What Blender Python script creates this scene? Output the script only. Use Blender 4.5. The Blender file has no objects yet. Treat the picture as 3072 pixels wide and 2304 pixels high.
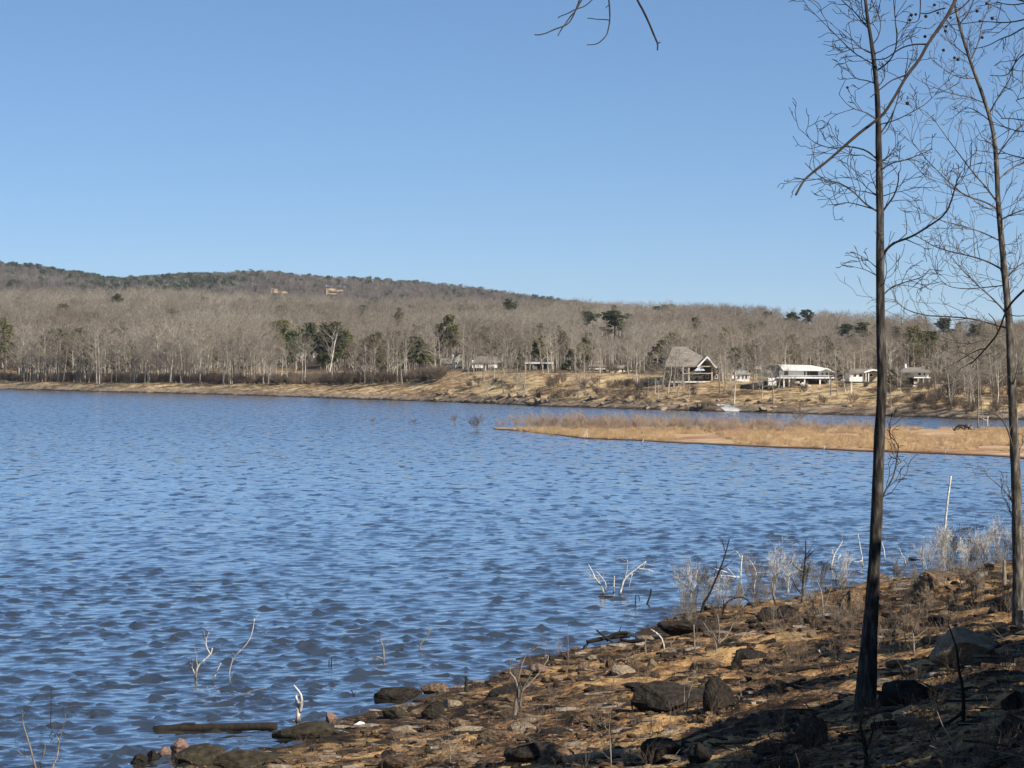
import bpy, bmesh, math, random
import numpy as np
from mathutils import Vector, Matrix

sc = bpy.context.scene
col = sc.collection
# ------------------------------------------------------------------ camera, sky, sun, exposure
FPX, HZ, CAMZ = 2400.0, 365.0, 10.0          # focal length and horizon row for a 1024 x 768 frame; eye height over the lake
cam_d = bpy.data.cameras.new('camera'); cam = bpy.data.objects.new('camera', cam_d); col.objects.link(cam)
cam.location = (0, 0, CAMZ); cam.rotation_euler = (math.radians(90), 0, 0)
cam_d.sensor_width = 36.0; cam_d.lens = FPX / 1024 * 36.0; cam_d.shift_y = -(384 - HZ) / 1024
cam_d.clip_start = 0.1; cam_d.clip_end = 30000
sc.camera = cam
SUN_EL, SUN_AZ = math.radians(35), math.radians(132)      # azimuth clockwise from the viewing direction (+Y)
to_sun = Vector((math.sin(SUN_AZ) * math.cos(SUN_EL), math.cos(SUN_AZ) * math.cos(SUN_EL), math.sin(SUN_EL)))
w = bpy.data.worlds.new('World'); sc.world = w; w.use_nodes = True
nt = w.node_tree; nt.nodes.clear()
sky = nt.nodes.new('ShaderNodeTexSky'); sky.sky_type = 'NISHITA'; sky.sun_disc = False
sky.sun_elevation = SUN_EL; sky.sun_rotation = SUN_AZ
sky.altitude = 5000; sky.air_density = 1.0; sky.dust_density = 0.0; sky.ozone_density = 6.0
gam = nt.nodes.new('ShaderNodeGamma'); gam.inputs[1].default_value = 0.72
hsv = nt.nodes.new('ShaderNodeHueSaturation'); hsv.inputs["Saturation"].default_value = 1.11
bg = nt.nodes.new('ShaderNodeBackground'); bg.inputs[1].default_value = 0.122
wo = nt.nodes.new('ShaderNodeOutputWorld')
nt.links.new(sky.outputs[0], gam.inputs[0]); nt.links.new(gam.outputs[0], hsv.inputs['Color'])
nt.links.new(hsv.outputs[0], bg.inputs[0]); nt.links.new(bg.outputs[0], wo.inputs[0])
sd = bpy.data.lights.new('sun', 'SUN'); sd.energy = 5.0; sd.angle = math.radians(0.5); sd.color = (1.0, 0.93, 0.82)
so = bpy.data.objects.new('sun', sd); col.objects.link(so); so.location = (60, -40, 60)
so.rotation_euler = to_sun.to_track_quat('Z', 'Y').to_euler()
sc.view_settings.view_transform = 'Standard'; sc.view_settings.look = 'None'
sc.view_settings.exposure = 0.62; sc.view_settings.gamma = 1.0; sc.view_settings.use_curve_mapping = False
sc.cycles.use_denoising = True
sc.cycles.max_bounces = 5; sc.cycles.diffuse_bounces = 2; sc.cycles.glossy_bounces = 3
sc.cycles.transparent_max_bounces = 6; sc.cycles.volume_bounces = 0
sc.cycles.caustics_reflective = False; sc.cycles.caustics_refractive = False
sc.cycles.sample_clamp_indirect = 4.0

# ------------------------------------------------------------------ helpers
def tag(o, label=None, cat=None, group=None, kind=None):
    if label: o['label'] = label
    if cat: o['category'] = cat
    if group: o['group'] = group
    if kind: o['kind'] = kind
    return o

def empty(name, loc=(0, 0, 0), rz=0.0, parent=None):
    o = bpy.data.objects.new(name, None); col.objects.link(o)
    o.location = loc; o.rotation_euler = (0, 0, rz); o.empty_display_size = 0.2
    if parent: o.parent = parent
    return o

def link(name, me, parent=None, loc=None):
    o = bpy.data.objects.new(name, me); col.objects.link(o)
    if parent: o.parent = parent
    if loc is not None: o.location = loc
    return o

def mesh_np(name, V, Q, mat=None, smooth=False):
    """numpy verts (N,3) and faces (M,3 or 4)"""
    V = np.asarray(V, np.float32); Q = np.asarray(Q, np.int32)
    me = bpy.data.meshes.new(name)
    k = Q.shape[1]
    me.vertices.add(len(V)); me.vertices.foreach_set('co', V.ravel())
    me.loops.add(Q.size); me.loops.foreach_set('vertex_index', Q.ravel())
    me.polygons.add(len(Q)); me.polygons.foreach_set('loop_start', np.arange(0, Q.size, k, dtype=np.int32))
    me.update(calc_edges=True)
    if smooth: me.polygons.foreach_set('use_smooth', np.ones(len(Q), bool))
    if mat: me.materials.append(mat)
    return me

def mesh_py(name, V, F, mat=None, smooth=False):
    me = bpy.data.meshes.new(name); me.from_pydata([tuple(v) for v in V], [], F); me.update()
    if smooth:
        for p in me.polygons: p.use_smooth = True
    if mat: me.materials.append(mat)
    return me

def P(px, py, D):
    """a point D metres ahead that shows at photograph pixel (px, py)"""
    return Vector(((px / 3 - 512) / FPX * D, D, CAMZ + (HZ - py / 3) / FPX * D))

# --- value noise
_rs = np.random.RandomState(7); _PERM = _rs.rand(512, 512).astype(np.float64)
def vnoise(x, y):
    xi = np.floor(x).astype(int); yi = np.floor(y).astype(int); fx = x - xi; fy = y - yi
    fx = fx * fx * fx * (fx * (fx * 6 - 15) + 10); fy = fy * fy * fy * (fy * (fy * 6 - 15) + 10)
    a = _PERM[xi % 512, yi % 512]; b = _PERM[(xi + 1) % 512, yi % 512]
    c = _PERM[xi % 512, (yi + 1) % 512]; d = _PERM[(xi + 1) % 512, (yi + 1) % 512]
    return (a * (1 - fx) + b * fx) * (1 - fy) + (c * (1 - fx) + d * fx) * fy - 0.5
def fbm(x, y, o=4, g=0.5):
    s = 0; a = 1.0
    for i in range(o):
        s = s + a * vnoise(x * 2 ** i + 17.3 * i, y * 2 ** i + 5.1 * i); a *= g
    return s
def sstep(a, b, x):
    t = np.clip((x - a) / (b - a), 0, 1); return t * t * (3 - 2 * t)

# --- materials
def nodes_of(m):
    m.use_nodes = True; t = m.node_tree; t.nodes.clear()
    b = t.nodes.new('ShaderNodeBsdfPrincipled'); o = t.nodes.new('ShaderNodeOutputMaterial')
    t.links.new(b.outputs[0], o.inputs[0]); return t, b
def ramp(t, fac, stops):
    r = t.nodes.new('ShaderNodeValToRGB'); e = r.color_ramp.elements
    e[0].position, e[0].color = stops[0][0], (*stops[0][1], 1)
    e[1].position, e[1].color = stops[-1][0], (*stops[-1][1], 1)
    for p, c in stops[1:-1]:
        n = e.new(p); n.color = (*c, 1)
    t.links.new(fac, r.inputs[0]); return r.outputs[0]
def noise_node(t, vec, scale, detail=4, rough=0.55, stretch=(1, 1, 1), rot=(0, 0, 0), dist=0.0):
    mp = t.nodes.new('ShaderNodeMapping'); mp.inputs['Scale'].default_value = stretch; mp.inputs['Rotation'].default_value = rot
    t.links.new(vec, mp.inputs[0])
    n = t.nodes.new('ShaderNodeTexNoise'); n.inputs['Scale'].default_value = scale; n.inputs['Detail'].default_value = detail
    n.inputs['Roughness'].default_value = rough; n.inputs['Distortion'].default_value = dist
    t.links.new(mp.outputs[0], n.inputs['Vector']); return n.outputs['Fac']
def mixc(t, fac, a, b, mode='MIX'):
    n = t.nodes.new('ShaderNodeMix'); n.data_type = 'RGBA'; n.blend_type = mode
    for s, v in ((n.inputs[0], fac), (n.inputs[6], a), (n.inputs[7], b)):
        if hasattr(v, 'links') or hasattr(v, 'is_linked'): t.links.new(v, s)
        elif isinstance(v, (int, float)): s.default_value = v
        else: s.default_value = (*v, 1)
    return n.outputs[2]
def mathn(t, op, a, b=None):
    n = t.nodes.new('ShaderNodeMath'); n.operation = op
    for s, v in ((n.inputs[0], a), (n.inputs[1], b)):
        if v is None: continue
        if isinstance(v, (int, float)): s.default_value = v
        else: t.links.new(v, s)
    return n.outputs[0]
def bump(t, b, h, strength=0.5, dist=0.02, prev=None):
    n = t.nodes.new('ShaderNodeBump'); n.inputs['Strength'].default_value = strength; n.inputs['Distance'].default_value = dist
    t.links.new(h, n.inputs['Height'])
    if prev is not None: t.links.new(prev, n.inputs['Normal'])
    t.links.new(n.outputs[0], b.inputs['Normal']); return n.outputs[0]

def mat_noise(name, stops, scale=3.0, rough=0.9, stretch=(1, 1, 1), bmp=0.0, bdist=0.02, detail=4, vary=0.0, coord='Object', spec=0.25, place=0.0, stain=0.0):
    m = bpy.data.materials.new(name); t, b = nodes_of(m)
    tc = t.nodes.new('ShaderNodeTexCoord'); vec = tc.outputs[coord]
    oi = t.nodes.new('ShaderNodeObjectInfo')
    off = t.nodes.new('ShaderNodeVectorMath'); off.operation = 'ADD'
    sc_ = t.nodes.new('ShaderNodeMath'); sc_.operation = 'MULTIPLY'; sc_.inputs[1].default_value = 37.0
    t.links.new(oi.outputs['Random'], sc_.inputs[0]); t.links.new(vec, off.inputs[0]); t.links.new(sc_.outputs[0], off.inputs[1])
    f = noise_node(t, off.outputs[0], scale, detail, stretch=stretch)
    c = ramp(t, f, stops)
    if vary:
        mr = t.nodes.new('ShaderNodeMapRange'); mr.inputs[3].default_value = 1 - vary; mr.inputs[4].default_value = 1 + vary
        t.links.new(oi.outputs['Random'], mr.inputs[0])
        hs = t.nodes.new('ShaderNodeHueSaturation'); t.links.new(mr.outputs[0], hs.inputs['Value']); t.links.new(c, hs.inputs['Color'])
        c = hs.outputs[0]
    if place:          # stands of different species: tone drifts with the tree's own position
        pn = noise_node(t, oi.outputs['Location'], .011, 3, .6); k2 = t.nodes.new('ShaderNodeMapRange'); k2.inputs[1].default_value = .36; k2.inputs[2].default_value = .64
        t.links.new(pn, k2.inputs[0]); c = mixc(t, k2.outputs[0], mixc(t, place, c, (.10, .070, .055)), mixc(t, place, c, (.40, .36, .29)))
    if stain:          # water stain at the foot of flooded wood
        sx = t.nodes.new('ShaderNodeSeparateXYZ'); t.links.new(vec, sx.inputs[0]); k3 = t.nodes.new('ShaderNodeMapRange'); k3.inputs[1].default_value = .02; k3.inputs[2].default_value = stain
        t.links.new(mathn(t, 'ADD', sx.outputs[2], mathn(t, 'MULTIPLY', mathn(t, 'SUBTRACT', f, .5), stain)), k3.inputs[0]); c = mixc(t, k3.outputs[0], (.035, .028, .022), c)
    t.links.new(c, b.inputs['Base Color']); b.inputs['Roughness'].default_value = rough
    b.inputs['Specular IOR Level'].default_value = spec
    if bmp: bump(t, b, f, bmp, bdist)
    return m

M = {}
M['bark'] = mat_noise('bark', [(0.34, (.010, .009, .008)), (0.5, (.040, .034, .028)), (0.66, (.115, .10, .085))], 15, stretch=(1, 1, .22), bmp=1.0, bdist=.035, detail=7)
M['bark_pale'] = mat_noise('bark_pale', [(0.34, (.030, .025, .020)), (0.52, (.095, .082, .066)), (0.68, (.21, .185, .15))], 13, stretch=(1, 1, .25), bmp=.9, bdist=.03, detail=7)
M['twig_dark'] = mat_noise('twig_dark', [(0.3, (.018, .014, .011)), (0.7, (.055, .043, .034))], 12)
M['twig_grey'] = mat_noise('twig_grey', [(0.3, (.055, .046, .037)), (0.7, (.14, .12, .098))], 8)
M['dead_white'] = mat_noise('dead_white', [(0.36, (.24, .21, .18)), (0.5, (.52, .49, .44)), (0.64, (.68, .65, .60))], 16, stretch=(1, 1, .25), bmp=.5, bdist=.01, stain=.22)
M['dead_grey'] = mat_noise('dead_grey', [(0.3, (.11, .09, .07)), (0.7, (.30, .26, .21))], 14, stretch=(1, 1, .3))
M['dead_dark'] = mat_noise('dead_dark', [(0.3, (.008, .007, .006)), (0.7, (.036, .027, .020))], 14, stretch=(1, 1, .3))
M['shrub_brown'] = mat_noise('shrub_brown', [(0.3, (.10, .075, .055)), (0.7, (.22, .17, .125))], 8, vary=.25)
M['forest_bark'] = mat_noise('forest_bark', [(0.3, (.18, .155, .125)), (0.7, (.46, .41, .34))], .8, stretch=(1, 1, .3), vary=.45)
M['forest_twig'] = mat_noise('forest_twig', [(0.3, (.155, .124, .089)), (0.7, (.27, .225, .168))], .25, vary=.36, place=.6)
M['hill_twig'] = mat_noise('hill_twig', [(0.3, (.085, .072, .060)), (0.7, (.165, .142, .12))], .1, vary=.3, place=.3)
M['pine'] = mat_noise('pine', [(0.3, (.022, .032, .012)), (0.7, (.075, .088, .030))], .6, vary=.3)
M['pine_olive'] = mat_noise('pine_olive', [(0.3, (.050, .052, .016)), (0.7, (.14, .135, .042))], .6, vary=.25)
M['cedar'] = mat_noise('cedar', [(0.3, (.024, .032, .014)), (0.7, (.065, .075, .030))], .6, vary=.2)
M['dry_leaf'] = mat_noise('dry_leaf', [(0.3, (.10, .055, .028)), (0.7, (.30, .19, .10))], 1.0, vary=.5)
M['rock'] = mat_noise('rock', [(0.28, (.030, .020, .013)), (0.5, (.125, .080, .048)), (0.72, (.27, .19, .115))], 4.5, bmp=1.0, bdist=.14, detail=10, vary=.35)
M['rock_dark'] = mat_noise('rock_dark', [(0.3, (.010, .009, .008)), (0.7, (.045, .034, .025))], 5, bmp=1.0, bdist=.14, detail=8)
M['rock_moss'] = mat_noise('rock_moss', [(0.3, (.012, .011, .008)), (0.6, (.045, .036, .022)), (.75, (.10, .075, .045))], 4, bmp=.9, bdist=.05, detail=8)
M['rock_red'] = mat_noise('rock_red', [(0.3, (.10, .055, .04)), (0.7, (.26, .17, .13))], 4, bmp=.8, bdist=.04, detail=8)
M['rock_pale'] = mat_noise('rock_pale', [(0.3, (.17, .125, .08)), (0.7, (.34, .265, .18))], 4.5, bmp=1.0, bdist=.12, detail=8, vary=.25)
M['white_paint'] = mat_noise('white_paint', [(0.3, (.72, .70, .66)), (0.7, (.82, .80, .76))], .6, rough=.6)
M['cream_paint'] = mat_noise('cream_paint', [(0.3, (.58, .52, .40)), (0.7, (.70, .64, .50))], .6, rough=.7)
M['tan_wall'] = mat_noise('tan_wall', [(0.3, (.34, .29, .21)), (0.7, (.46, .40, .30))], .6)
M['grey_wall'] = mat_noise('grey_wall', [(0.3, (.22, .22, .21)), (0.7, (.34, .34, .32))], .6)
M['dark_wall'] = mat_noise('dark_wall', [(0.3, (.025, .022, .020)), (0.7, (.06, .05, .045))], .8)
M['brick_wall'] = mat_noise('brick_wall', [(0.3, (.075, .055, .045)), (0.7, (.14, .10, .08))], .8)
M['roof_grey'] = mat_noise('roof_grey', [(0.3, (.17, .15, .125)), (0.7, (.27, .24, .20))], 1.2, stretch=(.4, 1, 3))
M['roof_dark'] = mat_noise('roof_dark', [(0.3, (.03, .025, .025)), (0.7, (.06, .05, .045))], 1.2, stretch=(.4, 1, 3))
M['roof_white'] = mat_noise('roof_white', [(0.3, (.60, .60, .58)), (0.7, (.78, .78, .75))], .8, rough=.45, stretch=(3, 1, 1))
M['glass'] = mat_noise('glass', [(0.3, (.012, .014, .016)), (0.7, (.03, .032, .035))], .6, rough=.12, spec=.5)
M['concrete'] = mat_noise('concrete', [(0.3, (.62, .59, .53)), (0.7, (.78, .75, .69))], .5)
M['blue_tarp'] = mat_noise('blue_tarp', [(0.3, (.55, .60, .70)), (0.7, (.70, .74, .82))], 2, rough=.5)
M['metal'] = mat_noise('metal', [(0.3, (.34, .33, .30)), (0.7, (.45, .43, .38))], 2, rough=.6)

# --- tubes and grown branches
def seg_arrays(segs, sides):
    p0 = np.array([s[0] for s in segs], float); p1 = np.array([s[1] for s in segs], float)
    r0 = np.array([s[2] for s in segs], float); r1 = np.array([s[3] for s in segs], float)
    a = p1 - p0; a /= np.maximum(np.linalg.norm(a, axis=1, keepdims=True), 1e-9)
    ref = np.where(np.abs(a[:, 2:3]) > .9, np.array([[1., 0, 0]]), np.array([[0, 0, 1.]]))
    u = np.cross(a, ref); u /= np.linalg.norm(u, axis=1, keepdims=True); v = np.cross(a, u)
    n = len(segs); V = np.zeros((n, 2 * sides, 3)); an = np.arange(sides) * 2 * np.pi / sides
    for k in range(sides):
        dvec = u * math.cos(an[k]) + v * math.sin(an[k])
        V[:, k] = p0 + dvec * r0[:, None]; V[:, sides + k] = p1 + dvec * r1[:, None]
    base = (np.arange(n) * 2 * sides)[:, None]
    Q = np.concatenate([np.concatenate([base + k, base + (k + 1) % sides, base + sides + (k + 1) % sides, base + sides + k], 1) for k in range(sides)])
    return V.reshape(-1, 3), Q
def seg_mesh(name, segs, mat, sides=3):
    V, Q = seg_arrays(segs, sides); return mesh_np(name, V, Q, mat)

def tube_mesh(name, pts, radii, mat, sides=8, lump=0.0, seed=0, caps=True, flare=0.0):
    """one continuous tapered tube along a path, lumpy like wood"""
    rng = random.Random(seed); V = []; Fs = []
    pts = [Vector(p) for p in pts]
    n = len(pts); u = None
    for i, p in enumerate(pts):
        d = (pts[min(i + 1, n - 1)] - pts[max(i - 1, 0)]).normalized()
        if u is None: u = d.orthogonal().normalized()
        u = (u - d * u.dot(d)).normalized(); v = d.cross(u)
        for k in range(sides):
            a = 2 * math.pi * k / sides
            r = radii[i] * (1 + lump * rng.uniform(-1, 1))
            if flare and i < 3: r *= 1 + flare * (1 - i / 3) * (0.4 + 0.6 * math.cos(a * 3 + seed))
            V.append(p + (u * math.cos(a) + v * math.sin(a)) * r)
    for i in range(n - 1):
        for k in range(sides):
            Fs.append((i * sides + k, i * sides + (k + 1) % sides, (i + 1) * sides + (k + 1) % sides, (i + 1) * sides + k))
    if caps:
        Fs.append(tuple(range(sides - 1, -1, -1))); Fs.append(tuple((n - 1) * sides + k for k in range(sides)))
    return mesh_py(name, V, Fs, mat, smooth=True)

def resample(pts, step):
    out = [Vector(pts[0])]
    for a, b in zip(pts[:-1], pts[1:]):
        a = Vector(a); b = Vector(b); m = max(1, int((b - a).length / step))
        for i in range(1, m + 1): out.append(a.lerp(b, i / m))
    return out
def smooth_path(pts, it=2):
    pts = [Vector(p) for p in pts]
    for _ in range(it):
        q = [pts[0]]
        for a, b in zip(pts[:-1], pts[1:]): q += [a.lerp(b, .25), a.lerp(b, .75)]
        q.append(pts[-1]); pts = q
    return pts

def grow(out, rng, p, d, L, r, lvl, maxl, spread=0.8, up=0.08, wob=0.16, kids=1.6, rmin=0.002, n=None, shrink=.58):
    n = n or (5 if lvl <= 1 else 3)
    st = L / n
    for i in range(n):
        d = (d + Vector((rng.gauss(0, wob), rng.gauss(0, wob), rng.gauss(0, wob) + up))).normalized()
        q = p + d * st; r1 = max(rmin, r * (1 - .75 / n))
        out.append((p[:], q[:], r, r1, lvl))
        if lvl < maxl and i >= (1 if lvl else 1):
            k = int(kids) + (rng.random() < kids % 1)
            for _ in range(k):
                ax = d.orthogonal().normalized(); ax.rotate(Matrix.Rotation(rng.uniform(0, 6.283), 3, d))
                c = (d * math.cos(spread) + ax * math.sin(spread) * rng.uniform(.7, 1.2)).normalized()
                grow(out, rng, q.copy(), c, L * rng.uniform(.7, 1.1) * shrink, max(rmin, r1 * .6), lvl + 1, maxl, spread, up, wob, kids, rmin, None, shrink)
        p = q; r = r1

def scatter(name, pts, rot, scl, idx, protos, label, cat, kind='stuff'):
    """many copies of a few forms as ONE object (stuff)"""
    me = bpy.data.meshes.new(name); pts = np.asarray(pts, np.float32)
    me.vertices.add(len(pts)); me.vertices.foreach_set('co', pts.ravel())
    a = me.attributes.new('rot', 'FLOAT_VECTOR', 'POINT'); a.data.foreach_set('vector', np.asarray(rot, np.float32).ravel())
    a = me.attributes.new('scl', 'FLOAT_VECTOR', 'POINT'); a.data.foreach_set('vector', np.asarray(scl, np.float32).ravel())
    a = me.attributes.new('form', 'INT', 'POINT'); a.data.foreach_set('value', np.asarray(idx, np.int32))
    cc = bpy.data.collections.new(name + '_forms')
    for i, pm in enumerate(protos):
        cc.objects.link(bpy.data.objects.new('%s_form_%02d' % (name, i), pm))
    o = link(name, me); tag(o, label, cat, kind=kind)
    ng = bpy.data.node_groups.new(name, 'GeometryNodeTree')
    ng.interface.new_socket('Geometry', in_out='INPUT', socket_type='NodeSocketGeometry')
    ng.interface.new_socket('Geometry', in_out='OUTPUT', socket_type='NodeSocketGeometry')
    gi = ng.nodes.new('NodeGroupInput'); go = ng.nodes.new('NodeGroupOutput')
    ip = ng.nodes.new('GeometryNodeInstanceOnPoints'); ci = ng.nodes.new('GeometryNodeCollectionInfo')
    ci.inputs['Collection'].default_value = cc; ci.inputs['Separate Children'].default_value = True; ci.inputs['Reset Children'].default_value = True
    def attr(nm, ty):
        n = ng.nodes.new('GeometryNodeInputNamedAttribute'); n.data_type = ty; n.inputs['Name'].default_value = nm
        return [s for s in n.outputs if s.enabled and s.name == 'Attribute'][0]
    ng.links.new(gi.outputs[0], ip.inputs['Points']); ng.links.new(ci.outputs[0], ip.inputs['Instance'])
    ip.inputs['Pick Instance'].default_value = True
    ng.links.new(attr('form', 'INT'), ip.inputs['Instance Index'])
    ng.links.new(attr('rot', 'FLOAT_VECTOR'), ip.inputs['Rotation']); ng.links.new(attr('scl', 'FLOAT_VECTOR'), ip.inputs['Scale'])
    ng.links.new(ip.outputs[0], go.inputs[0])
    md = o.modifiers.new('scatter', 'NODES'); md.node_group = ng
    return o

def nearest(px, py, marks):
    return min(marks, key=lambda m: (px - m[0]) ** 2 + ((py - m[1]) * 1.6) ** 2)[2]
def to_px(v): return (v[0] / v[1] * FPX + 512) * 3, (HZ - (v[2] - CAMZ) * FPX / v[1]) * 3
def copy_tree(o, parent=None):
    c = o.copy(); col.objects.link(c)
    if parent: c.parent = parent
    for ch in o.children: copy_tree(ch, c)
    return c

# ------------------------------------------------------------------ the near bank
SH = [(-140, 6), (-90, 5), (-40, 2.2), (-14, 0.4), (-6, -.3), (-3, -.6), (0, 0)]
for px, py in ((860, 2229), (1000, 2170), (1400, 2062), (1560, 1990), (1900, 1911), (2030, 1840), (2400, 1800), (2620, 1770), (2800, 1731), (3000, 1702)):
    D = CAMZ * FPX / (py / 3 - HZ); X = (px / 3 - 512) / FPX * D
    SH.append(((X + 5.9) * .472 + (D - 63.5) * .8816, (X + 5.9) * .8816 - (D - 63.5) * .472))
SH = sorted(SH); SH += [(90, 2), (200, 30)]
SHs = np.array([s[0] for s in SH]); SHn = np.array([s[1] for s in SH])
def bank_m(X, Y):
    s = (X + 5.9) * .472 + (Y - 63.5) * .8816; n = (X + 5.9) * .8816 - (Y - 63.5) * .472
    n0 = np.interp(s, SHs, SHn) + .9 * fbm(s * .35, s * 0 + 3.3, 3)
    return n - n0, s
def bank_z(X, Y, fine=True):
    X = np.asarray(X, float); Y = np.asarray(Y, float)
    m, s = bank_m(X, Y)
    z = np.where(m < 0, np.maximum(.16 * m, -4), np.where(m < 34, .24 * m, 8.16 + .06 * (m - 34)) - .65 * (1 - np.exp(-np.maximum(m, 0) / 4)))
    z = z + sstep(0, 9, m) * .4 * fbm(X * .16, Y * .16, 3)
    if fine:
        amp = sstep(-1.5, 2.5, m)
        ph = z / .42 + 1.1 * fbm(X * .3 + 9, Y * .3, 2)
        z = z + amp * (.075 * (np.abs((ph % 1) - .5) * 4 - 1) * (.5 + vnoise(X * .2, Y * .2)))
        z = z + amp * (.14 * fbm(X * .9, Y * .9, 3) + .08 * fbm(X * 3.1, Y * 3.1, 3))
    return z
def G(px, py):
    """where the view ray through a photograph pixel meets the bank or the water"""
    D = np.arange(10, 900, .06); X = (px / 3 - 512) / FPX * D; Z = CAMZ + (HZ - py / 3) / FPX * D
    D1 = D[D < 170]
    g = np.full(len(D), -1e9); g[:len(D1)] = bank_z(X[:len(D1)], D1)
    h = np.maximum(g, 0.0)
    i = int(np.argmax(Z <= h))
    return Vector((X[i], D[i], float(h[i]))), float(D[i])

def soil_mat():
    m = bpy.data.materials.new('soil'); t, b = nodes_of(m)
    tc = t.nodes.new('ShaderNodeTexCoord'); v = tc.outputs['Object']
    r = math.radians(-28)
    big = noise_node(t, v, .22, 5, .6, (1, 1, 3), dist=.4)
    mid = noise_node(t, v, 1.4, 6, .65, (1, 1, 4), dist=.3)
    fin = noise_node(t, v, 9, 5, .7)
    f = mathn(t, 'ADD', mathn(t, 'MULTIPLY', big, .55), mathn(t, 'ADD', mathn(t, 'MULTIPLY', mid, .45), mathn(t, 'MULTIPLY', mathn(t, 'SUBTRACT', fin, .5), .35)))
    c = ramp(t, f, [(.40, (.020, .014, .010)), (.465, (.088, .050, .026)), (.52, (.27, .152, .066)), (.60, (.54, .335, .145))])
    # wet dark rim at the water line
    sx = t.nodes.new('ShaderNodeSeparateXYZ'); t.links.new(v, sx.inputs[0])
    wet = t.nodes.new('ShaderNodeMapRange'); wet.inputs[1].default_value = .10; wet.inputs[2].default_value = .42
    wz = mathn(t, 'ADD', sx.outputs[2], mathn(t, 'MULTIPLY', mathn(t, 'SUBTRACT', mid, .5), .5))
    t.links.new(wz, wet.inputs[0])
    c = mixc(t, wet.outputs[0], mixc(t, .85, c, (.020, .016, .012), 'MIX'), c)
    t.links.new(c, b.inputs['Base Color']); b.inputs['Roughness'].default_value = .95; b.inputs['Specular IOR Level'].default_value = .15
    h = mathn(t, 'ADD', mid, mathn(t, 'MULTIPLY', fin, .4)); bump(t, b, h, .9, .09)
    return m
M['soil'] = soil_mat()

def polar_sheet(name, tans, Ds, zf, mat, keep=None, smooth=True):
    T, DD = np.meshgrid(np.asarray(tans), np.asarray(Ds)); X = T * DD; Z = zf(X, DD)
    V = np.stack([X, DD, Z], -1).reshape(-1, 3)
    r, c = T.shape; I = np.arange(r * c).reshape(r, c)
    Q = np.stack([I[:-1, :-1], I[:-1, 1:], I[1:, 1:], I[1:, :-1]], -1).reshape(-1, 4)
    if keep is not None: Q = Q[keep(V[Q].mean(1))]
    return mesh_np(name, V, Q, mat, smooth)
Ds = [13.0]
while Ds[-1] < 138: Ds.append(Ds[-1] * 1.0029)
bank = link('bank', polar_sheet('bank', np.arange(-.30, .34, .0024), Ds, bank_z, M['soil'], lambda c: c[:, 2] > -.6))
tag(bank, 'eroded brown and orange soil bank with rocks in the foreground', kind='structure')
gx = np.concatenate([np.linspace(-60, 60, 61), np.linspace(66, 200, 20)]); gy = np.linspace(-90, 160, 101)
XX, YY = np.meshgrid(gx, gy); ZZ = bank_z(XX, YY, False) - .35
I = np.arange(XX.size).reshape(XX.shape)
Q = np.stack([I[:-1, :-1], I[:-1, 1:], I[1:, 1:], I[1:, :-1]], -1).reshape(-1, 4)
Vg = np.stack([XX, YY, ZZ], -1).reshape(-1, 3); Q = Q[Vg[Q].mean(1)[:, 2] > -3]
tag(link('ground', mesh_np('ground', Vg, Q, M['soil'], True)), 'sloping lakeside ground around the viewer', kind='structure')

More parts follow.
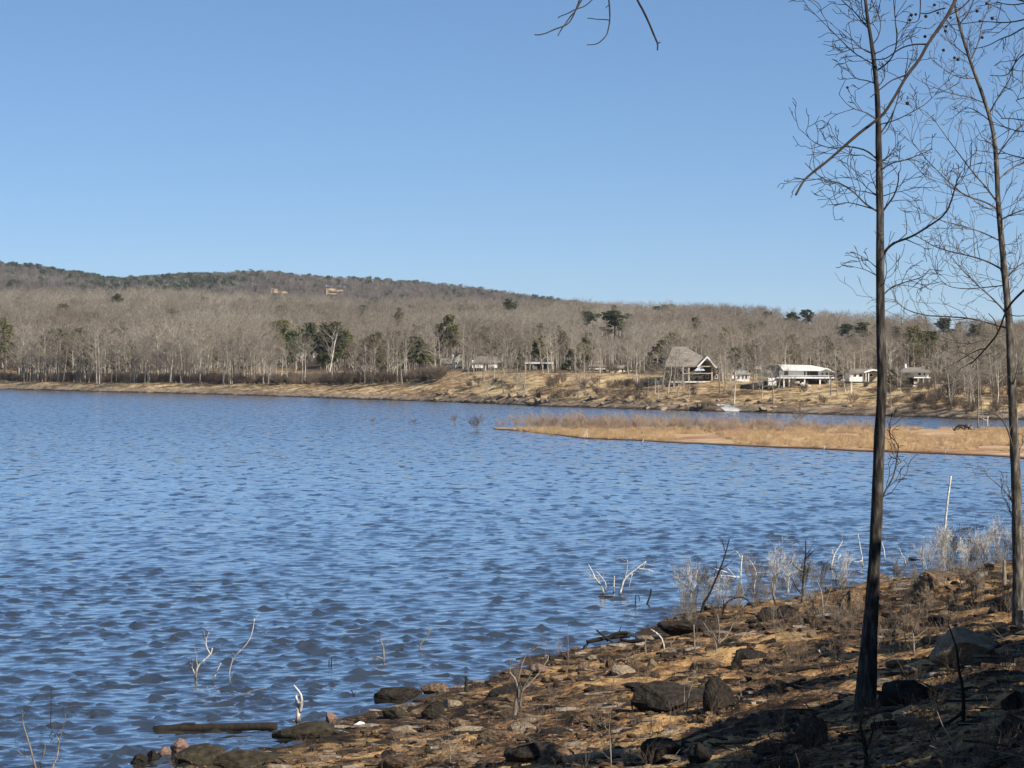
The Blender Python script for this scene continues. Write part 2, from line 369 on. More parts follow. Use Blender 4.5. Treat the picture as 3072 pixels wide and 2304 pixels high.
# ------------------------------------------------------------------ the lake
def lake_mat():
    m = bpy.data.materials.new('lake_water'); t, b = nodes_of(m)
    tc = t.nodes.new('ShaderNodeTexCoord'); v = tc.outputs['Object']
    b.inputs['Base Color'].default_value = (.032, .034, .031, 1)
    b.inputs['Roughness'].default_value = .06; b.inputs['IOR'].default_value = 3.0; b.inputs['Specular IOR Level'].default_value = .5
    b.inputs['Coat Weight'].default_value = 1.0; b.inputs['Coat IOR'].default_value = 1.9; b.inputs['Coat Roughness'].default_value = .05
    geo = t.nodes.new('ShaderNodeNewGeometry')
    def tilt(scale, stretch, rot, amt):
        mp = t.nodes.new('ShaderNodeMapping'); mp.inputs['Scale'].default_value = stretch; mp.inputs['Rotation'].default_value = (0, 0, rot); t.links.new(v, mp.inputs[0])
        n = t.nodes.new('ShaderNodeTexNoise'); n.inputs['Scale'].default_value = scale; n.inputs['Detail'].default_value = 3; n.inputs['Roughness'].default_value = .6; t.links.new(mp.outputs[0], n.inputs['Vector'])
        s = t.nodes.new('ShaderNodeVectorMath'); s.operation = 'SUBTRACT'; t.links.new(n.outputs['Color'], s.inputs[0]); s.inputs[1].default_value = (.5, .5, .5)
        k = t.nodes.new('ShaderNodeVectorMath'); k.operation = 'MULTIPLY'; t.links.new(s.outputs[0], k.inputs[0]); k.inputs[1].default_value = (amt * .6, amt, 0); return k.outputs[0]
    def vadd(a, c):
        n = t.nodes.new('ShaderNodeVectorMath'); n.operation = 'ADD'; t.links.new(a, n.inputs[0]); t.links.new(c, n.inputs[1]); return n.outputs[0]
    # beyond the reach of the modelled waves the same chop is carried by the surface normal; its seen faces lean to this shore
    sy = t.nodes.new('ShaderNodeSeparateXYZ'); t.links.new(v, sy.inputs[0])
    far = t.nodes.new('ShaderNodeMapRange'); far.inputs[1].default_value = 90; far.inputs[2].default_value = 420; far.inputs[3].default_value = .22; far.inputs[4].default_value = 1.25; t.links.new(sy.outputs[1], far.inputs[0])
    ln = t.nodes.new('ShaderNodeMapRange'); ln.inputs[1].default_value = 90; ln.inputs[2].default_value = 420; ln.inputs[3].default_value = 0; ln.inputs[4].default_value = -.06; t.links.new(sy.outputs[1], ln.inputs[0])
    tl = vadd(tilt(1.1, (.6, 1, 1), .1, .40), tilt(4.6, (.65, 1, 1), -.1, .26))
    ts = t.nodes.new('ShaderNodeVectorMath'); ts.operation = 'SCALE'; t.links.new(tl, ts.inputs[0]); t.links.new(far.outputs[0], ts.inputs['Scale'])
    cx = t.nodes.new('ShaderNodeCombineXYZ'); t.links.new(ln.outputs[0], cx.inputs[1])
    wv = noise_node(t, v, 1.0, 2, .5, (.85, .30, 1), (0, 0, .12), .3)
    wr = t.nodes.new('ShaderNodeMapRange'); wr.interpolation_type = 'SMOOTHSTEP'; wr.inputs[1].default_value = .555; wr.inputs[2].default_value = .68; t.links.new(wv, wr.inputs[0])
    wf = t.nodes.new('ShaderNodeMapRange'); wf.inputs[1].default_value = 80; wf.inputs[2].default_value = 200; wf.inputs[3].default_value = -.02; wf.inputs[4].default_value = -.17; t.links.new(sy.outputs[1], wf.inputs[0])
    wc = t.nodes.new('ShaderNodeCombineXYZ'); t.links.new(mathn(t, 'MULTIPLY', wr.outputs[0], wf.outputs[0]), wc.inputs[1])
    sm = vadd(vadd(vadd(geo.outputs['Normal'], ts.outputs[0]), cx.outputs[0]), wc.outputs[0])
    nn = t.nodes.new('ShaderNodeVectorMath'); nn.operation = 'NORMALIZE'; t.links.new(sm, nn.inputs[0]); t.links.new(nn.outputs[0], b.inputs['Normal']); t.links.new(nn.outputs[0], b.inputs['Coat Normal'])
    return m
M['lake'] = lake_mat()
def waves(X, Y, dx):
    rng = np.random.RandomState(11); Z = np.zeros_like(X); OX = np.zeros_like(X); OY = np.zeros_like(X)
    for k in range(80):
        lam = .34 * (4.8 ** rng.rand()); th = math.radians(96 + rng.randn() * 42); ph = rng.rand() * 6.283
        a = .0062 * lam * (.5 + rng.rand())
        kx, ky = math.cos(th) * 2 * np.pi / lam, math.sin(th) * 2 * np.pi / lam
        wgt = np.clip((lam / dx - 2.2) / 2.5, 0, 1) * a
        arg = kx * X + ky * Y + ph
        Z += wgt * np.cos(arg + (.7 * np.cos(arg) if ky > 0 else -.7 * np.cos(arg))); OX -= wgt * math.cos(th) * np.sin(arg); OY -= wgt * math.sin(th) * np.sin(arg)
    gust = np.clip(.9 + 1.0 * fbm(X * .03, Y * .014, 3), .5, 1.4) * (.36 + 1.35 * sstep(.0, .32, fbm(X * 1.8 + 3, Y * 1.5, 3)))   # gusts, and short steep wavelets between smoother water
    return Z * gust, OX * gust, OY * gust
rows = [41.0]
while rows[-1] < 1250: rows.append(rows[-1] + .078 * (rows[-1] / 60) ** 1.42)
tf = np.concatenate([np.arange(-.40, -.236, .0034), np.arange(-.235, .2351, .0017), np.arange(.2376, .36, .0034)])
tans = np.concatenate([-np.array([3.2, 2.2, 1.5, 1.0, .7, .52, .45, .42]), tf, np.array([.38, .42, .52, .7, 1.0, 1.5, 2.2, 3.2])])
rows = np.array(rows); T, DD = np.meshgrid(tans, rows); X = T * DD
drow = np.gradient(rows); dcol = np.gradient(tans)
dx = np.maximum(drow[:, None] * np.ones_like(T), np.abs(dcol)[None, :] * DD)
Zw, OX, OY = waves(X, DD, dx)
V = np.stack([X + OX, DD + OY, Zw], -1)
first = V[0].copy(); first[:, 1] = -120; first[:, 2] = 0
V = np.concatenate([first[None], V], 0)
r, c = V.shape[:2]; I = np.arange(r * c).reshape(r, c)
Q = np.stack([I[:-1, :-1], I[:-1, 1:], I[1:, 1:], I[1:, :-1]], -1).reshape(-1, 4)
lake = link('lake', mesh_np('lake', V.reshape(-1, 3), Q, M['lake'], True))
tag(lake, 'choppy blue lake water ruffled by wind', kind='structure')

# ------------------------------------------------------------------ far shore, forest slopes and hills
def from_px(lst):
    a = np.array(lst, float); return (a[:, 0] / 3 - 512) / FPX, a[:, 1]
FS = [(-1200, 1162), (0, 1168), (400, 1178), (700, 1185), (1000, 1196), (1380, 1208), (1600, 1218), (2000, 1231), (2230, 1237), (2600, 1247), (2900, 1257), (3072, 1260), (4500, 1285)]
fs_t, fs_y = from_px(FS); fs_D = CAMZ * FPX / (fs_y / 3 - HZ)
def far_shore(t): return np.interp(t, fs_t, fs_D)
hb_t, hb_v = from_px([(-1200, 3.2), (0, 3.0), (900, 3.4), (1200, 4.6), (1400, 7.4), (1700, 7.6), (2000, 6.9), (2300, 5.8), (2500, 5.6), (2750, 5.7), (3072, 5.2), (4500, 5)])
wb_t, wb_v = from_px([(-1200, 30), (0, 28), (400, 30), (600, 36), (1100, 38), (1300, 48), (1700, 56), (2300, 44), (3072, 42), (4500, 42)])
ca_t, ca_y = from_px([(-1200, 900), (0, 889), (300, 882), (550, 876), (800, 890), (1100, 905), (1400, 898), (1700, 905), (1850, 919), (2200, 934), (2500, 952), (2900, 965), (3072, 976), (4500, 985)])
cd_t, cd_v = from_px([(-1200, 2100), (0, 2100), (1000, 1900), (2000, 1600), (3072, 1400), (4500, 1400)])
cb_t, cb_y = from_px([(-1200, 770), (-300, 772), (0, 792), (60, 797), (150, 806), (250, 822), (330, 838), (370, 838), (450, 829), (550, 824), (650, 820), (800, 816), (880, 828), (1000, 835), (1100, 840), (1250, 850), (1400, 864), (1500, 877), (1600, 891), (1700, 906), (1850, 925), (2000, 945), (2300, 980), (3072, 1010), (4500, 1010)])
def tree_h(t): return np.interp(t, *from_px([(-1200, 22), (0, 21), (700, 19), (1100, 16), (1500, 13), (2000, 12), (3072, 11.5), (4500, 11.5)]))
DB = 3800.0
def far_z(X, D, rough=True):
    t = X / D; q = D - far_shore(t)
    if rough: q = q + 5 * fbm(X * .03, D * .03 + 4, 3)
    hb = np.interp(t, hb_t, hb_v); wb = np.interp(t, wb_t, wb_v)
    z = np.where(q < 0, np.maximum(.12 * q, -3), hb * (np.clip(q / wb, 0, 1) ** .8))
    cD = np.interp(t, cd_t, cd_v); th = tree_h(t)
    zc = CAMZ + (HZ - np.interp(t, ca_t, ca_y) / 3) / FPX * cD - th * .92
    q0 = far_shore(t) + wb + 45
    f = np.clip((D - q0) / (cD - q0), 0, 1)
    z = z + (zc - hb) * (f ** 1.15) * (D > q0)
    zb = CAMZ + (HZ - np.interp(t, cb_t, cb_y) / 3) / FPX * DB - 15
    g = np.clip((D - cD) / (DB - cD), 0, 1)
    vall = np.minimum(zc, zb) - 25
    z2 = vall + (zb - vall) * sstep(.25, 1, g)
    z2 = np.where(g < .3, zc + (vall - zc) * sstep(0, .3, g), z2)
    z = np.where(D > cD, z2, z)
    if rough:
        z = z + sstep(2, 20, q) * .55 * fbm(X * .06, D * .06, 4) + sstep(0, 4, q) * .35 * fbm(X * .35, D * .25, 3) * (q < 160)
        z = z + sstep(300, 900, q) * 5 * fbm(X * .008, D * .008, 3)
        z = z - sstep(DB, DB + 900, D) * 120
    return z
def shore_mat():
    m = bpy.data.materials.new('far_ground'); t, b = nodes_of(m)
    tc = t.nodes.new('ShaderNodeTexCoord'); v = tc.outputs['Object']
    n1 = noise_node(t, v, .07, 6, .65, (1, .8, 6), dist=.8); n2 = noise_node(t, v, .45, 6, .7, (1, .6, 4), dist=.4); n3 = noise_node(t, v, 1.6, 3, .6)
    f = mathn(t, 'ADD', mathn(t, 'MULTIPLY', n1, .5), mathn(t, 'ADD', mathn(t, 'MULTIPLY', n2, .5), mathn(t, 'MULTIPLY', mathn(t, 'SUBTRACT', n3, .5), .2)))
    grass = ramp(t, f, [(.38, (.085, .058, .036)), (.455, (.21, .135, .075)), (.52, (.43, .30, .155)), (.60, (.64, .49, .28))])
    rockb = ramp(t, f, [(.36, (.07, .050, .036)), (.5, (.24, .18, .125)), (.64, (.42, .33, .23))])
    wood = ramp(t, n2, [(.35, (.05, .037, .026)), (.65, (.13, .095, .066))])
    sx = t.nodes.new('ShaderNodeSeparateXYZ'); t.links.new(v, sx.inputs[0])
    z = mathn(t, 'ADD', sx.outputs[2], mathn(t, 'MULTIPLY', mathn(t, 'SUBTRACT', n2, .5), 2.0))
    def mr(a, bb):
        k = t.nodes.new('ShaderNodeMapRange'); k.inputs[1].default_value = a; k.inputs[2].default_value = bb; t.links.new(z, k.inputs[0]); return k.outputs[0]
    c = mixc(t, mr(.2, .6), (.040, .032, .025), rockb)
    c = mixc(t, mr(1.2, 2.0), c, grass)
    c = mixc(t, mr(7.2, 9.0), c, wood)
    t.links.new(c, b.inputs['Base Color']); b.inputs['Roughness'].default_value = .95; b.inputs['Specular IOR Level'].default_value = .1
    bump(t, b, n2, .6, .5)
    return m
M['far_ground'] = shore_mat()
qs = list(np.arange(-40, 150, 2.2))
while qs[-1] < 4600: qs.append(qs[-1] * 1.03 + 2)
tt = np.concatenate([np.linspace(-1.2, -.29, 20), np.arange(-.28, .2801, .0024), np.linspace(.29, 1.2, 20)])
T, QQ = np.meshgrid(tt, np.array(qs)); DD = far_shore(T) + QQ; X = T * DD
V = np.stack([X, DD, far_z(X, DD)], -1).reshape(-1, 3)
r, c = T.shape; I = np.arange(r * c).reshape(r, c)
Q = np.stack([I[:-1, :-1], I[:-1, 1:], I[1:, 1:], I[1:, :-1]], -1).reshape(-1, 4)
tag(link('far_shore', mesh_np('far_shore', V, Q, M['far_ground'], True)), 'far shore with tan grass bank and wooded hills behind', kind='structure')
def G2(px, py, lo=None):
    """where a view ray meets the far shore"""
    t = (px / 3 - 512) / FPX; D = np.arange(lo or far_shore(t), 2600, .5); X = t * D
    Z = CAMZ + (HZ - py / 3) / FPX * D; h = far_z(X, D)
    ok = Z <= h; i = int(np.argmax(ok)) if ok.any() else len(D) - 1
    return Vector((X[i], D[i], float(h[i]))), float(D[i])

# ------------------------------------------------------------------ the sandbar
sbf_t, sbf_y = from_px([(1478, 1288), (1560, 1293), (1650, 1304), (1760, 1317), (1900, 1322), (2050, 1330), (2200, 1337), (2400, 1345), (2560, 1352), (2700, 1358), (2900, 1366), (3020, 1372), (3072, 1377), (3500, 1395), (4600, 1440)])
sbb_t, sbb_y = from_px([(1478, 1287), (1560, 1283), (1650, 1283), (1900, 1282), (2200, 1284), (2500, 1288), (2700, 1291), (2900, 1294), (3072, 1296), (3500, 1292), (4600, 1300)])
def sb_edges(t):
    return CAMZ * FPX / (np.interp(t, sbf_t, sbf_y) / 3 - HZ), CAMZ * FPX / (np.interp(t, sbb_t, sbb_y) / 3 - HZ)
def sand_z(X, D):
    t = X / D; a, b_ = sb_edges(t); a = a + 3.0 * fbm(X * .16, D * 0 + 2, 5, .6)
    f = (D - a) / np.maximum(b_ - a, .5)
    hmax = .30 + .55 * sstep(sbf_t[0], sbf_t[8], t)
    z = hmax * (sstep(-.02, .05, f) * .35 + .65 * sstep(0, .6, f)) * (1 - sstep(.75, 1.05, f))
    z = z + .1 * fbm(X * .4, D * .15, 3) * sstep(0, .1, f)
    return np.where((f < -.02) | (f > 1.05) | (t < sbf_t[0]), -.5, z - .03)
def sand_mat():
    m = bpy.data.materials.new('sandbar_soil'); t, b = nodes_of(m)
    tc = t.nodes.new('ShaderNodeTexCoord'); v = tc.outputs['Object']
    n1 = noise_node(t, v, .09, 5, .6, (.45, 1, 2), dist=.4); n2 = noise_node(t, v, .8, 5, .65, (.5, 1, 2))
    f = mathn(t, 'ADD', mathn(t, 'MULTIPLY', n1, .6), mathn(t, 'MULTIPLY', n2, .4))
    c = ramp(t, f, [(.36, (.20, .095, .05)), (.45, (.35, .205, .115)), (.53, (.47, .33, .20)), (.62, (.56, .44, .28))])
    sx = t.nodes.new('ShaderNodeSeparateXYZ'); t.links.new(v, sx.inputs[0])
    k = t.nodes.new('ShaderNodeMapRange'); k.inputs[1].default_value = .06; k.inputs[2].default_value = .2; t.links.new(sx.outputs[2], k.inputs[0])
    c = mixc(t, k.outputs[0], (.045, .026, .017), c)
    t.links.new(c, b.inputs['Base Color']); b.inputs['Roughness'].default_value = .95; b.inputs['Specular IOR Level'].default_value = .1
    bump(t, b, n2, .6, .2); return m
M['sand'] = sand_mat()
tt = np.arange(sbf_t[0] - .002, .42, .0013); ff = np.concatenate([np.linspace(-.05, .12, 14), np.linspace(.14, 1.1, 40)])
T, FF = np.meshgrid(tt, ff); a, b_ = sb_edges(T); DD = a + FF * np.maximum(b_ - a, .5); X = T * DD
V = np.stack([X, DD, sand_z(X, DD)], -1).reshape(-1, 3)
r, c = T.shape; I = np.arange(r * c).reshape(r, c)
Q = np.stack([I[:-1, :-1], I[:-1, 1:], I[1:, 1:], I[1:, :-1]], -1).reshape(-1, 4)
tag(link('sandbar', mesh_np('sandbar', V, Q, M['sand'], True)), 'low orange sandbar reaching out across the lake', kind='structure')
def G3(px, py):
    t = (px / 3 - 512) / FPX; D = np.arange(200, 460, .2); X = t * D
    Z = CAMZ + (HZ - py / 3) / FPX * D; h = np.maximum(sand_z(X, D), 0); ok = Z <= h; i = int(np.argmax(ok))
    return Vector((X[i], D[i], float(h[i]))), float(D[i])

# ------------------------------------------------------------------ far trees: forms shared by the woods and the single trees
def bare_form(seed, H, dense=1.0, low=.33):
    rng = random.Random(seed); tr = []; tw = []
    p = Vector((0, 0, -.4)); d = Vector((rng.gauss(0, .03), rng.gauss(0, .03), 1)).normalized(); n = 9; r = H * .0125 + .05
    top = H * rng.uniform(.82, .92); st = top / n
    for i in range(n):
        d = (d + Vector((rng.gauss(0, .05), rng.gauss(0, .05), .12))).normalized(); q = p + d * st; r1 = max(.03, r * .86)
        tr.append((p[:], q[:], r, r1, 0)); f = (i + 1) / n
        if f > low:
            for _ in range(rng.choice((1, 2, 2, 3)) + (f > .8)):
                a = rng.uniform(0, 6.283); el = rng.uniform(.35, 1.0)
                c = Vector((math.cos(a) * math.cos(el), math.sin(a) * math.cos(el), math.sin(el)))
                L = H * rng.uniform(.16, .30) * (1.15 - .5 * abs(f - .6))
                seg = []; grow(seg, rng, q.copy(), c, L, r1 * .55, 1, 3, .65, .07, .17, 1.15 * dense, .022, None, .55)
                for s in seg: (tr if s[4] == 1 else tw).append(s)
        p = q; r = r1
    return seg_mesh('hardwood_trunk', tr, M['forest_bark'], 4), seg_mesh('hardwood_crown', tw, M['forest_twig'], 3)
BARE = [bare_form(100 + i, 16.0, 1.0 + .12 * (i % 3), (.33, .45, .28)[i % 3]) for i in range(9)]

def leaf_clump(rng, out, c, R, n, size, flat=.7):
    for _ in range(n):
        while True:
            v = Vector((rng.uniform(-1, 1), rng.uniform(-1, 1), rng.uniform(-1, 1)))
            if v.length < 1: break
        p = c + Vector((v.x * R, v.y * R, v.z * R * flat))
        a = Vector((rng.gauss(0, 1), rng.gauss(0, 1), rng.gauss(0, .6))).normalized(); b = a.orthogonal().normalized()
        b.rotate(Matrix.Rotation(rng.uniform(0, 6.28), 3, a)); s = size * rng.uniform(.6, 1.4)
        out.append((p + a * s, p - a * s * .5 + b * s * .55, p - a * s * .5 - b * s * .55))
def tri_mesh(name, tris, mat):
    V = np.array([v[:] for t in tris for v in t]); Q = np.arange(len(V)).reshape(-1, 3); return mesh_np(name, V, Q, mat)
def pine_form(seed, H, mat, kind='pine', low=.45):
    rng = random.Random(seed); tr = []; tris = []
    p = Vector((0, 0, -.4)); d = Vector((rng.gauss(0, .02), rng.gauss(0, .02), 1)); n = 8; r = H * .012 + .05; lean = Vector((rng.gauss(0, .02), 0, 0))
    for i in range(n):
        d = (d + lean + Vector((rng.gauss(0, .025), rng.gauss(0, .025), .1))).normalized(); q = p + d * (H * .97 / n); r1 = r * .84
        tr.append((p[:], q[:], r, r1, 0)); f = (i + 1) / n
        if kind == 'pine' and f > low:
            for _ in range(rng.choice((4, 5, 6))):
                a = rng.uniform(0, 6.283); L = H * rng.uniform(.06, .17) * (1.25 - .8 * abs(f - .72) - (.35 if f > .95 else 0))
                e = q + Vector((math.cos(a) * L, math.sin(a) * L, L * rng.uniform(.05, .5)))
                tr.append((q[:], e[:], r1 * .4, .03, 1))
                leaf_clump(rng, tris, e, H * rng.uniform(.06, .10), 75, .36, .7)
                leaf_clump(rng, tris, q.lerp(e, .6), H * .06, 40, .34, .7)
        p = q; r = r1
    if kind == 'cedar':
        for k in range(46):
            f = rng.uniform(.05, 1); a = rng.uniform(0, 6.283); R = H * .26 * (1 - f) ** .7 * rng.uniform(.55, 1.1) + .1
            c = Vector((math.cos(a) * R, math.sin(a) * R, f * H)); tr.append(((0, 0, f * H * .9), c[:], .05, .02, 1))
            leaf_clump(rng, tris, c, H * .085, 40, .30, 1.0)
    return seg_mesh('pine_trunk', tr, M['bark_pale'], 5), tri_mesh('pine_crown', tris, mat)
PINE = [pine_form(200 + i, 16.0, M['pine' if i % 2 else 'pine_olive']) for i in range(5)]
def full_pine(seed, H, mat):
    rng = random.Random(seed); tr = []; tris = []
    tr.append(((0, 0, -.4), (0, 0, H * .5), H * .016, H * .011, 0)); tr.append(((0, 0, H * .5), (.2, 0, H * .95), H * .011, .04, 0))
    lobes = [Vector((rng.gauss(0, .10) * H, rng.gauss(0, .10) * H, H * rng.uniform(.34, .86))) for _ in range(15)] + [Vector((0, 0, H * .86)), Vector((0, 0, H * .6))]
    for c in lobes:
        R = H * rng.uniform(.08, .13); tr.append(((0, 0, max(.5, c.z - .1 * H)), c[:], .09, .03, 1))
        for k in range(9):
            v = Vector((rng.gauss(0, 1), rng.gauss(0, 1), rng.gauss(0, .8))).normalized(); leaf_clump(rng, tris, c + v * R * rng.uniform(.5, 1.05), H * .05, 24, .46, .8)
    return seg_mesh('pine_trunk', tr, M['bark_pale'], 5), tri_mesh('pine_crown', tris, mat)
PINEB = [full_pine(230 + i, 16.0, M['pine' if i < 2 else 'pine_olive']) for i in range(4)]
CEDAR = [pine_form(300 + i, 8.0, M['cedar'], 'cedar') for i in range(3)]
def shrub_form(seed, H, stems, mat, maxl=2, kids=1.3, rmin=.012, spread=.5, r0=None):
    rng = random.Random(seed); s = []
    for _ in range(stems):
        a = rng.uniform(0, 6.283); o = rng.uniform(0, .12) * H; el = rng.uniform(.9, 1.45)
        grow(s, rng, Vector((math.cos(a) * o, math.sin(a) * o, -.06 * H)), Vector((math.cos(a) * math.cos(el), math.sin(a) * math.cos(el), math.sin(el))),
             H * rng.uniform(.6, 1.05), r0 or H * .009, 0, maxl, spread, .05, .13, kids, rmin)
    return seg_mesh('shrub_stems', s, mat, 3)
def join_np(name, parts, mats):
    """several meshes joined into one form (each keeps its own material)"""
    bm = bmesh.new()
    for k, me in enumerate(parts):
        n0 = len(bm.faces); bm.from_mesh(me); bm.faces.ensure_lookup_table()
        for f in bm.faces[n0:]: f.material_index = k
    o = bpy.data.meshes.new(name); bm.to_mesh(o); bm.free()
    for m in mats: o.materials.append(m)
    return o
BARE1 = [join_np('hardwood', b, [M['forest_bark'], M['forest_twig']]) for b in BARE]
PINE1 = [join_np('pine', b, [M['bark_pale'], b[1].materials[0]]) for b in PINEB + PINE[:1]]
CED1 = [join_np('cedar', b, [M['bark_pale'], M['cedar']]) for b in CEDAR]
def hill_form(seed, H, evergreen=False):
    rng = random.Random(seed); s = []; tris = []
    if evergreen:
        for k in range(7):
            c = Vector((rng.gauss(0, H * .10), rng.gauss(0, H * .10), H * rng.uniform(.45, .95))); leaf_clump(rng, tris, c, H * .17, 26, 1.0, .8)
        return tri_mesh('hill_evergreen', tris, M['pine'])
    s.append(((0, 0, -1), (0, 0, H * .6), .25, .15, 0))
    for k in range(95):
        a = rng.uniform(0, 6.283); f = rng.uniform(.3, .8); R = H * .26 * rng.uniform(.3, 1)
        p = Vector((math.cos(a) * R * .4, math.sin(a) * R * .4, f * H)); q = p + Vector((math.cos(a) * R * .7, math.sin(a) * R * .7, H * rng.uniform(.06, .2)))
        s.append((p[:], q[:], .12, .05, 1))
    return seg_mesh('hill_tree', s, M['hill_twig'], 3)
HILL = [hill_form(400 + i, 15) for i in range(5)] + [hill_form(450 + i, 15, True) for i in range(3)]

rs = np.random.RandomState(3)
def px_of(X, D): return (X / D * FPX + 512) * 3
def pyz(z, D): return (HZ - (z - CAMZ) * FPX / D) * 3
# house spots are kept clear: (x0, x1, nearest depth behind the shore, farthest)
CLEAR = [(1300, 1520, 30, 135), (1520, 1960, 30, 125), (1960, 2560, 25, 110), (2530, 2960, 20, 110), (2960, 3100, 20, 80)]
def clear_of(px, q):
    k = np.zeros(len(px), bool)
    for a, b, c0, c1 in CLEAR: k |= (px > a) & (px < b) & (q > c0) & (q < c1)
    return ~k
# evergreens one can pick out: (x, top y, base y, width px, form, label)
EV = [(15, 940, 1120, 70, 'p1', 'olive green pine at the far end of the front row by the photo edge'),
      (355, 876, 920, 52, 'p1', 'lone round olive pine on the woods slope under the notch in the ridge'),
      (738, 975, 1040, 40, 'p0', 'small dark pine top poking out above the pale trunks'),
      (850, 950, 1100, 62, 'p1', 'tall olive pine just before the big pine clump'),
      (925, 960, 1090, 58, 'p0', 'ragged dark pine touching the big pine clump'),
      (1000, 955, 1135, 105, 'p0', 'largest dark green pine of the clump, beside a leaning white trunk'),
      (1035, 970, 1120, 60, 'p1', 'yellow-green pine at the outer side of the big clump'),
      (1085, 912, 960, 28, 'p0', 'tiny dark pine high in the woods above the big pine clump'),
      (1195, 930, 985, 36, 'p1', 'small olive pine high in the woods above the grass bank'),
      (1240, 1003, 1120, 68, 'p0', 'dark broad pine between the clump and the white gabled house'),
      (1322, 962, 1090, 42, 'p0', 'dark narrow pine behind the white gabled house, shorter of two'),
      (1352, 935, 1090, 62, 'p1', 'tall pine behind the white gabled house, taller of two'),
      (1528, 892, 940, 58, 'p1', 'wide green pine high on the slope above the houses'),
      (1762, 930, 990, 52, 'p0', 'dark round pine left of the largest hillside pine'),
      (1845, 926, 1020, 84, 'p0', 'largest green pine standing above the woods on the house slope'),
      (1715, 1052, 1112, 60, 'c0', 'dark round cedar on the lawn by the low houses'),
      (2086, 948, 1000, 42, 'p1', 'olive pine in the woods above the grey hip roof'),
      (2375, 930, 975, 62, 'p1', 'green pine on the skyline above the white two-storey house'),
      (2425, 925, 985, 38, 'p0', 'narrow pine on the skyline above the white two-storey house'),
      (2535, 968, 1020, 64, 'p0', 'dark green round pine left of the nearer trunk, in the woods'),
      (2592, 962, 1030, 76, 'p1', 'yellowish pine touching the nearer trunk, in the woods'),
      (2690, 975, 1030, 50, 'p1', 'olive pine just right of the nearer trunk, in the woods'),
      (2830, 950, 1015, 84, 'p0', 'broad dark pine in the woods between the two near trunks'),
      (2925, 965, 1030, 76, 'p1', 'broad olive pine in the woods beside the farther near trunk'),
      (2430, 1075, 1115, 26, 'c1', 'small dark cedar showing over the white metal roof'),
      (880, 985, 1128, 52, 'p0', 'dark pine low in the clump, left of the largest pine'),
      (965, 985, 1132, 60, 'p0', 'dark pine pressed against the left side of the largest pine'),
      (1150, 1030, 1125, 44, 'c0', 'dark cedar in the front row right of the pine clump'),
      (1275, 1020, 1120, 46, 'p1', 'olive pine just before the grey shed'),
      (1300, 1050, 1112, 40, 'c1', 'dark cedar against the grey shed'),
      (1560, 1062, 1106, 34, 'c2', 'dark cedar left of the flat-roofed house'),
      (1950, 1060, 1118, 44, 'c0', 'dark cedar between the second tan house and the hip roof'),
      (2262, 1072, 1120, 30, 'c1', 'narrow dark cedar behind the small white outbuilding'),
      (2505, 1068, 1125, 40, 'c2', 'dark cedar behind the low dark shed'),
      (2850, 1075, 1130, 44, 'c0', 'dark cedar behind the white tank'),
      (640, 1010, 1120, 40, 'p1', 'slim olive pine half hidden in the front row above the grass strip'),
      (210, 1015, 1118, 36, 'p1', 'slim olive pine half hidden in the front row above the muddy strip'),
      (2680, 1110, 1165, 44, 'c2', 'dark round cedar half hidden by the nearer trunk')]
def ev_D(x, by): return min(G2(x, by)[1], float(np.interp((x / 3 - 512) / FPX, cd_t, cd_v)) - 15)
def ev_clear(px, D, top_y):
    k = np.zeros(len(px), bool)
    for x, ty, by, wd, fm, lab in EV:
        De = ev_D(x, by); k |= (np.abs(px - x) < wd * .5 + 5) & (D < De + 4) & (top_y < by - 6)
    return ~k
# woods behind the shore (too many to count): one object
N = 26000
t = rs.uniform(-.25, .25, N); u = rs.rand(N)
D0 = far_shore(t) + np.where(t < -.03, 56, 70); D1 = np.interp(t, cd_t, cd_v) + 60
D = np.sqrt(D0 ** 2 + u * (D1 ** 2 - D0 ** 2))
keep = rs.rand(N) < np.clip(1.25 - (D - D0) / (D1 - D0) * .75, .35, 1)
t, D = t[keep], D[keep]; X = t * D; q = D - far_shore(t); px = px_of(X, D)
ok = clear_of(px, q); t, D, X, q, px = t[ok], D[ok], X[ok], q[ok], px[ok]
Z = far_z(X, D) - .2; n = len(t)
sclr = tree_h(t) / 16 * rs.uniform(.58, 1.16, n)
ok = ev_clear(px, D, pyz(Z + sclr * 15.5, D)); t, D, X, q, px, Z, sclr = [a_[ok] for a_ in (t, D, X, q, px, Z, sclr)]; n = len(t)
ever = (rs.rand(n) < .024 + .05 * (fbm(X * .006, D * .006, 2) > .16))
form = np.where(ever, 9 + rs.randint(0, 5, n), rs.randint(0, 9, n))
scatter('bare_woods', np.stack([X, D, Z], -1), np.stack([np.zeros(n), np.zeros(n), rs.uniform(0, 6.28, n)], -1),
        np.stack([sclr * rs.uniform(.85, 1.1, n), sclr, sclr], -1), form, BARE1 + PINE1,
        'grey-brown leafless woods covering the slopes behind the far shore', 'woods')
